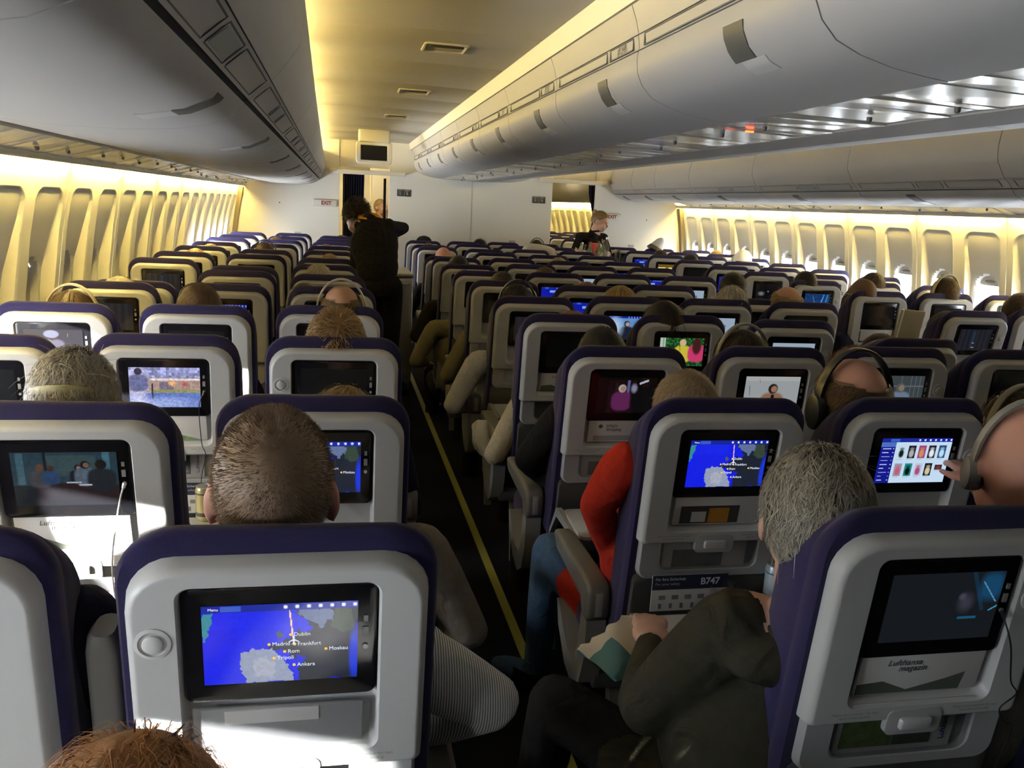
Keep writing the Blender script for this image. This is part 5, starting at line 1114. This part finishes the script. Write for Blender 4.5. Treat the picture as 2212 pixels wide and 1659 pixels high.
# ------------------------------------------------------------------ the other passengers, row by row
ROWS = [
 ('C', 2, 745, 828, 'medium', 'sandy', 'fair', 'grey', 'elbowR', 'passenger with wispy sandy hair low in the second-row left aisle seat'),
 ('C', 3, 727, 668, 'spiky', 'sandy', 'fair', 'navy', 'rest', 'passenger with tousled sandy-brown hair in the third-row left aisle seat'),
 ('C', 4, 738, 616, 'balding', 'brown', 'tan', 'navy', 'rest', 'balding passenger wearing silver headphones in the left aisle column'),
 ('C', 5, 657, 610, 'short', 'dark', 'tan', 'navy', 'rest', 'dark-haired passenger half hidden left of the silver headphones'),
 ('C', 6, 688, 568, 'short', 'white', 'fair', 'cream', 'rest', 'white-blond head in the left aisle column, sixth row'),
 ('C', 8, 712, 547, 'short', 'blond', 'fair', 'grey', 'rest', 'blond head in the left aisle column, eighth row'),
 ('C', 10, 705, 527, 'short', 'red', 'fair', 'grey', 'rest', 'reddish-brown head in the left aisle column, tenth row'),
 ('C', 13, 738, 507, 'short', 'black', 'tan', 'black', 'rest', 'black-haired head at the front of the left aisle column'),
 ('B', 4, 430, 609, 'short', 'brown', 'fair', 'navy', 'rest', 'short brown-haired man in the fourth-row left middle seat'),
 ('B', 9, 572, 522, 'short', 'brown', 'fair', 'grey', 'rest', 'brown-haired passenger with a black headset in the left middle column'),
 ('B', 11, 596, 511, 'short', 'sandy', 'fair', 'grey', 'rest', 'sandy head in the left middle column near the bulkhead'),
 ('B', 12, 617, 507, 'short', 'black', 'tan', 'grey', 'rest', 'black-haired head in the left middle column near the bulkhead'),
 ('A', 4, 156, 622, 'bob', 'brown', 'fair', 'beige', 'rest', 'brown-haired woman with a pale hairband by the left windows'),
 ('A', 5, 258, 594, 'medium', 'white', 'fair', 'cream', 'rest', 'white-haired passenger by the left windows, fifth row'),
 ('A', 8, 385, 533, 'bob', 'blond', 'fair', 'cream', 'rest', 'blond passenger with a dark hair clip by the left windows'),
 ('A', 9, 428, 524, 'short', 'sandy', 'fair', 'cream', 'rest', 'sandy-haired head by the left windows, ninth row'),
 ('D', 4, 1237, 669, 'short', 'red', 'fair', 'cream', 'elbowL', 'reddish-haired passenger in cream sleeves, fourth-row centre aisle seat'),
 ('D', 5, 1118, 611, 'medium', 'black', 'tan', 'white', 'elbowL', 'black-haired passenger in white sleeves wearing headphones, fifth-row centre aisle seat'),
 ('D', 6, 1087, 584, 'short', 'dark', 'tan', 'khaki', 'elbowL', 'dark-haired passenger in khaki, sixth-row centre aisle seat'),
 ('D', 7, 1003, 581, 'short', 'black', 'tan', 'khaki', 'elbowL', 'black-haired passenger low in the seventh-row centre aisle seat'),
 ('D', 8, 991, 550, 'medium', 'black', 'tan', 'olive', 'elbowL', 'black-haired passenger in olive, eighth-row centre aisle seat'),
 ('D', 10, 958, 534, 'bald', 'brown', 'pink', 'black', 'elbowL', 'bald passenger in black by the left aisle, tenth row'),
 ('D', 12, 926, 524, 'short', 'brown', 'fair', 'white', 'elbowL', 'brown-haired passenger in a white shirt near the bulkhead'),
 ('D', 13, 916, 511, 'short', 'black', 'tan', 'black', 'rest', 'dark capped head at the front of the centre aisle column'),
 ('E', 3, 1606, 708, 'long', 'dark', 'fair', 'brown', 'rest', 'long dark-haired woman with a thin headset, third-row inner centre seat'),
 ('E', 4, 1437, 646, 'long', 'dark', 'fair', 'black', 'rest', 'long dark-haired passenger in front of the garden film screen'),
 ('E', 5, 1341, 614, 'bob', 'blond', 'fair', 'grey', 'rest', 'woman with straight blond hair in the centre block'),
 ('E', 6, 1268, 607, 'short', 'red', 'fair', 'grey', 'rest', 'auburn head just above the sixth-row inner centre seat'),
 ('E', 7, 1178, 575, 'short', 'brown', 'fair', 'grey', 'rest', 'brown-haired head in the seventh-row inner centre seat'),
 ('E', 10, 1098, 548, 'bald', 'brown', 'pink', 'grey', 'rest', 'bald crown just above the tenth-row inner centre seat'),
 ('E', 13, 1037, 515, 'medium', 'black', 'tan', 'black', 'rest', 'black-haired head with white earphones by the centre bulkhead'),
 ('F', 9, 1207, 555, 'short', 'blond', 'fair', 'grey', 'rest', 'sandy-blond head beside the white pillow'),
 ('F', 5, 1582, 614, 'medium', 'white', 'fair', 'grey', 'rest', 'curly white-haired passenger in the fifth-row centre block'),
 ('F', 3, 1848, 745, 'medium', 'red', 'fair', 'brown', 'rest', 'auburn-haired passenger beside the big black headphones'),
 ('G', 4, 1905, 718, 'short', 'dark', 'tan', 'grey', 'rest', 'dark-haired reader behind the raised paperback'),
 ('G', 3, 2142, 759, 'medium', 'brown', 'fair', 'brown', 'rest', 'brown-haired passenger by the right aisle, third row'),
 ('F', 2, 2205, 842, 'wavy', 'brown', 'fair', 'grey', 'rest', 'curly-haired passenger with a headset cut by the right edge'),
 ('G', 5, 1702, 619, 'balding', 'sandy', 'tan', 'grey', 'rest', 'balding tan-headed man in the fifth-row right centre seat'),
 ('G', 6, 1585, 586, 'short', 'black', 'tan', 'black', 'rest', 'black-haired passenger behind the white-haired head'),
 ('G', 13, 1160, 517, 'short', 'brown', 'fair', 'cream', 'rest', 'brown-haired passenger in black headphones with a white neck pillow'),
 ('H', 6, 1866, 602, 'bald', 'black', 'dark', 'navy', 'rest', 'dark-skinned bald man in the upright right aisle seat'),
 ('H', 7, 1742, 584, 'short', 'black', 'tan', 'grey', 'rest', 'black-haired head in the right aisle column, seventh row'),
 ('J', 7, 1888, 587, 'short', 'brown', 'fair', 'grey', 'rest', 'brown-haired head near the bright right windows'),
 ('J', 6, 2045, 598, 'short', 'brown', 'fair', 'cream', 'rest', 'brown-haired woman with a yellow headset band by the right windows'),
 ('K', 5, 2207, 632, 'short', 'brown', 'fair', 'grey', 'rest', 'brown-haired man in profile at the right edge'),
 ('H', 5, 2047, 670, 'long', 'dark', 'fair', 'brown', 'rest', 'long dark-haired passenger in the fifth-row right aisle seat'),
 ('H', 10, 1492, 547, 'short', 'black', 'tan', 'black', 'rest', 'black-haired head in the right aisle column, tenth row'),
 ('H', 11, 1427, 539, 'short', 'dark', 'tan', 'black', 'rest', 'dark-haired head in the right aisle column, eleventh row'),
 ('K', 12, 1555, 540, 'short', 'blond', 'fair', 'cream', 'rest', 'blond head by the right windows near the bulkhead'),
]
HEADS = {}
for i, (c, n, px, py, st, hc, sk, sh, ps, lab) in enumerate(ROWS):
    h = head_at(c, n, px, py, .12, .133 if st not in ('bald', 'balding') else .12); h.x = max(-2.80, min(2.80, h.x)); HEADS[(c, n)] = h
    if c in 'AK': ps = 'tuck'
    near = n <= 4
    rz = -.9 if (c, n) == ('K', 5) else (.25 if (c, n) == ('H', 6) else 0)
    person(h, st, hc, sk, sh, lab, pose=ps, seed=i, rz=rz, count=1800 if near else None, hw=.0019 if near else None, scale=1.04)
h = head_at('E', 2, 1846, 784, .12, .12); HEADS[('E', 2)] = h
person(h, 'balding', 'brown', 'pink', 'khaki', 'balding man wearing big black headphones, second-row inner centre seat', hi=True, seed=41, count=4500, hw=.0009, scale=1.15)
headset(h, 'big', 'big black over-ear headphones on the balding man', col=M_BLACK).scale = (1.18,)*3
headset(HEADS[('C', 4)], 'big', 'silver over-ear headphones in the left aisle column', col=M_HPS).scale = (1.08,)*3
headset(HEADS[('E', 3)], 'thin', 'thin grey headset over long dark hair in the centre block', col=M_HPG).scale = (1.1,)*3
headset(HEADS[('A', 4)], 'thin', 'pale band across brown hair by the left windows', col=mat('band_pale', (.50, .45, .28), .5)).scale = (1.1,)*3
headset(HEADS[('J', 6)], 'thin', 'yellow headset band near the bright right windows', col=mat('band_yellow', (.62, .50, .16), .4)).scale = (1.1,)*3
headset(HEADS[('B', 9)], 'thin', 'black headset in the left middle column, ninth row', col=M_BLACK).scale = (1.1,)*3
headset(HEADS[('D', 5)], 'thin', 'black headset in the centre aisle column, fifth row', col=M_BLACK).scale = (1.1,)*3
headset(HEADS[('G', 13)], 'thin', 'black headset above the white neck pillow', col=M_BLACK).scale = (1.1,)*3
headset(HEADS[('F', 2)], 'thin', 'grey headset over curly hair cut by the right edge', col=M_HPG).scale = (1.1,)*3
headset(HEADS[('E', 13)], 'thin', 'white earphones by the centre bulkhead', col=M_PAPER).scale = (1.1,)*3
# cap, glasses, hair clip, pillows, book, cone
h = HEADS[('D', 13)]; root = empty('cap', h+Vector((0, 0, .03)), None, 'dark baseball cap at the front of the centre aisle column', 'cap')
m = MB(); m.lathe([(.098, .0), (.100, .03), (.09, .07), (.06, .10), (.02, .112), (.001, .113)], (0, -.008, 0), 20); m.build('crown', CL['black'], root)
m = MB(); m.loops([[(.07*math.cos(t), .08+.07*math.sin(t), z) for t in np.linspace(0, 2*PI, 17)[:-1]] for z in (.0, .006)]); m.build('brim', CL['black'], root)
h = HEADS[('H', 6)]; root = empty('eyeglasses', h, (0, 0, .25), 'silver-rimmed glasses on the dark-skinned man', 'glasses')
for s_ in (-1, 1):
    m = MB(); m.tube([(s_*.036+.024*math.cos(t), .118, .012+.019*math.sin(t)) for t in np.linspace(0, 2*PI, 15)], .002, 6); m.build('rim', M_SILVER, root)
    m = MB(); m.tube([(s_*.062, .116, .016), (s_*.084, .09, .016), (s_*.086, .0, .012)], .002, 6); m.build('temple', M_SILVER, root)
h = HEADS[('J', 6)]; root = empty('eyeglasses', h, None, 'thin glasses of the woman with the yellow headset band', 'glasses')
for s_ in (-1, 1):
    m = MB(); m.tube([(s_*.036+.026*math.cos(t), .118, .008+.022*math.sin(t)) for t in np.linspace(0, 2*PI, 15)], .0018, 6); m.build('rim', M_SILVER, root)
    m = MB(); m.tube([(s_*.062, .116, .016), (s_*.088, .09, .016), (s_*.09, .0, .012)], .0018, 6); m.build('temple', M_SILVER, root)
h = HEADS[('A', 8)]; m = MB()
for k in range(7):
    m.tube([(-.05+.016*k, -.10-.01*math.sin(k), .10+.006*math.sin(k*2)), (-.045+.016*k, -.118, .085), (-.04+.016*k, -.122, .065)], [.005, .006, .003], 6)
o = m.build('hair_clip', M_BLACK, None, loc=h); tag(o, 'dark claw clip on blond hair by the left windows', 'hair clip')
def pillow(p, d, rot, label, col='pillow_white'):
    m = MB(); L = []
    for k in range(13):
        u = -1+k/6; e = (1-abs(u)**3.2); L.append([(u*d[0]/2, (d[1]/2)*(e**.35*.92+.06)*math.copysign(abs(math.cos(t))**.6, math.cos(t)), d[2]/2*(e**.5*.9+.1)*math.sin(t)*(1-.35*abs(math.cos(t)))+.006*math.sin(5*t+k)) for t in np.linspace(0, 2*PI, 25)[:-1]])
    m.loops(L); o = m.build('pillow', mat(col, (.66, .62, .52), .8, noise_s=12, noise_a=.1), None, loc=p, rot=rot, angle=80); return tag(o, label, 'pillow')
p = on(1165, 547, 1, ROWY(11)+.12); pillow(p, (.40, .20, .10), (1.25, .12, 0), 'white pillow standing up between the centre seats near the bulkhead')
h = HEADS[('G', 13)]; m = MB(); m.tube([(.10*math.cos(t), -.01+.10*math.sin(t), -.115) for t in np.linspace(-.9, PI+.9, 20)], [.03]+[.045]*18+[.03], 12); o = m.build('neck_pillow', mat('neck_pillow', (.62, .58, .48), .85), None, loc=h); tag(o, 'white neck pillow round a passenger by the centre bulkhead', 'pillow')
p = on(1008, 905, 1, ROWY(4)+.25); pillow((-1.02, ROWY(4)+.30, .52), (.30, .22, .10), (.9, .3, .6), 'cream pillow wedged beside the fourth-row centre aisle armrest')
p = on(1606, 556, 1, ROWY(11)); root = empty('cloth_cap', p, None, 'white paper cloth peak over a right window seat', 'cloth')
m = MB(); m.loops([[(r_*math.cos(t)*(1+.15*math.sin(3*t)), r_*.5*math.sin(t), z) for t in np.linspace(0, 2*PI, 15)[:-1]] for r_, z in ((.13, -.04), (.12, .0), (.085, .04), (.05, .075), (.012, .085))]); m.build('sheet', M_PAPER, root, angle=30)
root = empty('paper_cone', on(1418, 536, 1, ROWY(13)+.02), (.1, .5, .2), 'grey and white cone standing on a seat by the right bulkhead', 'cone')  # white paper cone, gives no light
m = MB(); m.lathe([(.115, 0), (.11, .01), (.055, .15), (.02, .185), (.001, .19)], (0, 0, -.04), 22); m.build('cone', mat('cone_white', (.60, .58, .55), .5), root)
m = MB(); m.lathe([(.118, 0), (.118, .012), (.10, .05), (.09, .05), (.10, .0)], (0, 0, -.042), 22); m.build('rim', M_DGREY, root)
# open paperback held up
p = on(1943, 703, 1, ROWY(4)+.36); root = empty('paperback', p, (.12, .05, .2), 'open cream paperback held up in the centre block', 'book')
for s_, w_, a in ((-1, .045, .6), (1, .115, -.35)):
    m = MB(); m.box((s_*w_/2, 0, 0), (w_, .012, .175), .003); m.build('page_block', mat('page_cream', (.66, .60, .46), .7), root, rot=(0, 0, a))
# ------------------------------------------------------------------ cabin crew
def crew_left():
    Y = 6.55; h = on(770, 468, 1, Y+.12)
    P = dict(neck=W2L(on(797, 478, 1, Y), h), shL=W2L(on(772, 520, 1, Y-.02), h), shR=W2L(on(842, 492, 1, Y-.02), h), elL=W2L(on(768, 575, 1, Y+.10), h), wrL=W2L(on(765, 600, 1, Y+.33), h), elR=W2L(on(872, 492, 1, Y+.12), h), wrR=W2L(on(858, 505, 1, Y+.36), h),
             chest=W2L(on(810, 530, 1, Y-.02), h), belly=W2L(on(815, 575, 1, Y-.04), h), pelvis=W2L(on(820, 618, 1, Y-.02), h), knL=W2L(on(806, 745, 1, Y), h), knR=W2L(on(845, 745, 1, Y), h), anL=W2L(on(812, 862, 1, Y), h), anR=W2L(on(845, 862, 1, Y), h), tr=.98)
    o = person(h, 'curly', 'dark', 'fair', 'black', 'crew member in black with curly dark hair bending over the left aisle seats', pose='crewL', pose_d=P, hi=True, seed=51, count=3000, hw=.0015, trousers='black', tilt=(-.3, .1, .1), group='cabin crew', voxel=.010)
    m = MB(); nk = Vector(P['neck']); m.tube([nk+Vector((.068*math.cos(t), .062*math.sin(t)+.02, .03+.02*math.sin(t)))for t in np.linspace(0, 2*PI, 17)], .017, 8); m.build('neck_scarf', CL['yellow'], o)
crew_left()
def crew_right():
    Y = 10.15; h = on(1296, 478, 1, Y); rz = -2.15; Ri = Matrix.Rotation(-rz, 3, 'Z')
    L = lambda px, py, y: tuple(Ri @ (on(px, py, 1, y)-h))
    P = dict(neck=L(1284, 502, Y+.03), shL=L(1304, 516, Y+.10), shR=L(1252, 514, Y+.0), elR=L(1237, 548, Y-.08), wrR=L(1262, 545, Y-.28), elL=L(1316, 550, Y+.05), wrL=L(1296, 548, Y-.25), chest=L(1278, 540, Y+.06), belly=L(1276, 572, Y+.06), pelvis=L(1276, 600, Y+.06), knL=L(1286, 680, Y+.02), knR=L(1266, 680, Y+.02), anL=L(1286, 742, Y+.02), anR=L(1266, 742, Y+.02), tr=.88)
    o = person(h, 'bun', 'sandy', 'fair', 'black', 'fair-haired crew member in black serving from a trolley in the right aisle', pose='crewR', pose_d=P, rz=rz, hi=True, seed=53, count=3500, hw=.0012, trousers='black', tilt=(-.35, 0, .1), group='cabin crew', voxel=.007, sleeve=.15)
    R = Matrix.Rotation(.1, 3, 'Z') @ Matrix.Rotation(-.35, 3, 'X')
    m = MB(); m.ell(R @ Vector((0, -.10, .075)), (.034, .03, .034)); b = m.build('hair_bun', attrmat('hair', .5), o); ca = b.data.color_attributes.new('Col', 'FLOAT_COLOR', 'POINT'); ca.data.foreach_set('color', [x for _ in b.data.vertices for x in (*HAIR['sandy'], 1)])
    for s_ in (-1, 1):
        m = MB(); m.ell(R @ Vector((s_*.031, .088, .0)), (.013, .007, .005), 10, 6, R); m.build('eye', mat('eye_dark', (.03, .02, .015), .3), o)
        m = MB(); m.tube([R @ Vector((s_*.018, .097, .018)), R @ Vector((s_*.032, .096, .022)), R @ Vector((s_*.046, .086, .017))], .003, 6); m.build('eyebrow', mat('brow', (.16, .10, .05), .7), o)
    m = MB(); m.ell(R @ Vector((0, .101, -.058)), (.022, .006, .006), 12, 6, R); m.build('lips', mat('lips', (.45, .14, .12), .4), o)
    m = MB(); nk = Vector(P['neck']); m.box((nk.x-.05, nk.y+.09, nk.z-.10), (.03, .012, .05), .004); m.build('scarf_end', CL['yellow'], o)
crew_right()
h = on(822, 445, 1, 13.2); h = Vector((h.x, 13.2, h.z-.02))
o = person(h, 'bun', 'blond', 'fair', 'black', 'crew member with blond hair and yellow scarf beyond the left curtain', pose='stand', pose_d=dict(pelvis=(0, 0, -.72), belly=(0, 0, -.58), chest=(0, -.02, -.42), knL=(-.1, .02, -1.1), knR=(.1, .02, -1.1), anL=(-.1, 0, -1.45), anR=(.1, 0, -1.45)), trousers='black', rz=-2.2, group='cabin crew', seed=55)
m = MB(); m.tube([(.066*math.cos(t), -.03+.066*math.sin(t), -.175) for t in np.linspace(0, 2*PI, 15)], .02, 8); m.build('neck_scarf', CL['yellow'], o)
# ------------------------------------------------------------------ trolleys with drinks
M_ALU = mat('trolley_alu', (.50, .50, .50), .35, metal=.7)
def trolley(x, y, label):
    root = empty('service_trolley', (x, y, 0), None, label, 'trolley', 'service trolleys')
    m = MB(); m.box((0, 0, .56), (.30, .70, .88), .012); m.build('body', M_ALU, root)
    m = MB(); m.box((0, 0, 1.015), (.31, .72, .03), .01); m.build('top', mat('trolley_top', (.34, .33, .30), .5), root)
    m = MB(); m.box((0, -.354, .55), (.26, .008, .80), .004); d = m.build('door', mat('trolley_door', (.30, .30, .32), .4), root)
    m = MB(); m.tube([(-.10, -.362, .95), (-.10, -.385, .95), (.10, -.385, .95), (.10, -.362, .95)], .008, 8); m.build('handle', M_SILVER, d)
    for a in (-.12, .12):
        for b in (-.28, .28):
            m = MB(); m.lathe([(.035, -.012), (.05, -.008), (.05, .008), (.035, .012)], (a, b, .05), 14); me = m.mesh('wheel', M_BLACK); me.transform(Matrix.Translation((a, b, .05)) @ Matrix.Rotation(PI/2, 4, 'Y') @ Matrix.Translation((-a, -b, -.05))); link('wheel', me, root)
            m = MB(); m.box((a, b, .105), (.03, .03, .03)); m.build('caster_fork', M_SILVER, root)
TRX, TRY = 1.285, 9.55
trolley(TRX, TRY, 'aluminium drinks trolley in the right aisle before the crew member'); trolley(-1.30, 7.45, 'aluminium trolley in the left aisle beyond the crew member in black')
GL = {k: clearmat('glass_'+k, c, .15, .04) for k, c in dict(clear=(.85, .90, .88), green=(.10, .25, .08), olive=(.35, .38, .10)).items()}
def bottle(px, hgt, r_, glass, capc, label, y=None, lab=None):
    y = y or TRY-.25; p = on(px, 550, 1, y); root = empty('bottle', (p.x, y, 1.031), None, label, 'bottle', 'bottles on the drinks trolley')
    m = MB(); m.lathe([(r_*.9, 0), (r_, .008), (r_, hgt*.58), (r_*.75, hgt*.70), (r_*.36, hgt*.80), (r_*.34, hgt*.94), (r_*.001, hgt*.94)], n=16); m.build('glass', glass, root)
    m = MB(); m.lathe([(r_*.40, hgt*.92), (r_*.40, hgt), (r_*.3, hgt*1.005)], n=14); m.build('bottle_cap', capc, root)
    m = MB(); m.lathe([(r_*1.01, hgt*.15), (r_*1.02, hgt*.15), (r_*1.02, hgt*.48), (r_*1.01, hgt*.48)], n=16); m.build('paper_label', lab or M_PAPER, root)
bottle(1254, .22, .030, GL['clear'], M_DGREY, 'small clear bottle on the trolley nearest the bare arm'); bottle(1274, .24, .034, GL['green'], M_RED, 'green bottle in front on the drinks trolley', lab=mat('lab_dark', (.05, .06, .03), .5)); bottle(1292, .25, .034, GL['olive'], M_DGREY, 'olive wine bottle with a pale label on the trolley', lab=mat('lab_pale', (.55, .56, .38), .5))
bottle(1309, .30, .034, GL['clear'], M_SILVER, 'tall clear bottle with a silver cap on the trolley'); bottle(1302, .26, .032, GL['olive'], M_DGREY, 'pale green bottle behind the others on the trolley', y=TRY-.10); bottle(1263, .20, .028, GL['clear'], M_DGREY, 'short clear bottle behind the red carton', y=TRY-.05)
p = on(1281, 545, 1, TRY-.02); root = empty('juice_carton', (p.x, TRY-.02, 1.031), (0, 0, .2), 'red and white juice carton on the drinks trolley', 'carton')
m = MB(); m.box((0, 0, .11), (.085, .07, .22), .004); m.build('carton', mat('carton_red', (.55, .05, .05), .5), root); m = MB(); m.box((0, 0, .025), (.087, .072, .05), .003); m.build('white_band', M_PAPER, root)
p = on(1333, 560, 1, TRY-.2); root = empty('cup_stack', (p.x, TRY-.2, 1.031), None, 'stack of clear plastic cups at the trolley edge', 'cup stack')
for k in range(5):
    m = MB(); m.lathe([(.026, 0), (.034, .075), (.036, .08), (.034, .08), (.025, .004)], (0, 0, k*.022), 18); m.build('cup', clearmat('cup_stackclear', (.9, .88, .8), .2, .1), root)
p = on(778, 585, 1, 7.2); root = empty('soda_can', (p.x, 7.2, 1.031), None, 'red soft drink can on the left aisle trolley', 'can')
m = MB(); m.lathe([(.024, 0), (.033, .01), (.033, .11), (.027, .122), (.001, .121)], n=18); m.build('body', mat('can_red', (.42, .03, .04), .35), root); m = MB(); m.lathe([(.0275, .120), (.028, .125), (.025, .125), (.024, .122)], n=18); m.build('lid', M_SILVER, root)
p = on(792, 575, 1, 7.3); m = MB(); m.lathe([(.03, 0), (.036, .01), (.036, .16), (.015, .21), (.014, .24), (.001, .24)], (p.x, 7.3, 1.031), 16); o = m.build('drink_bottle', GL['green']); tag(o, 'green bottle beside the red can on the left aisle trolley', 'bottle')

bpy.data.scenes.remove(TMP)
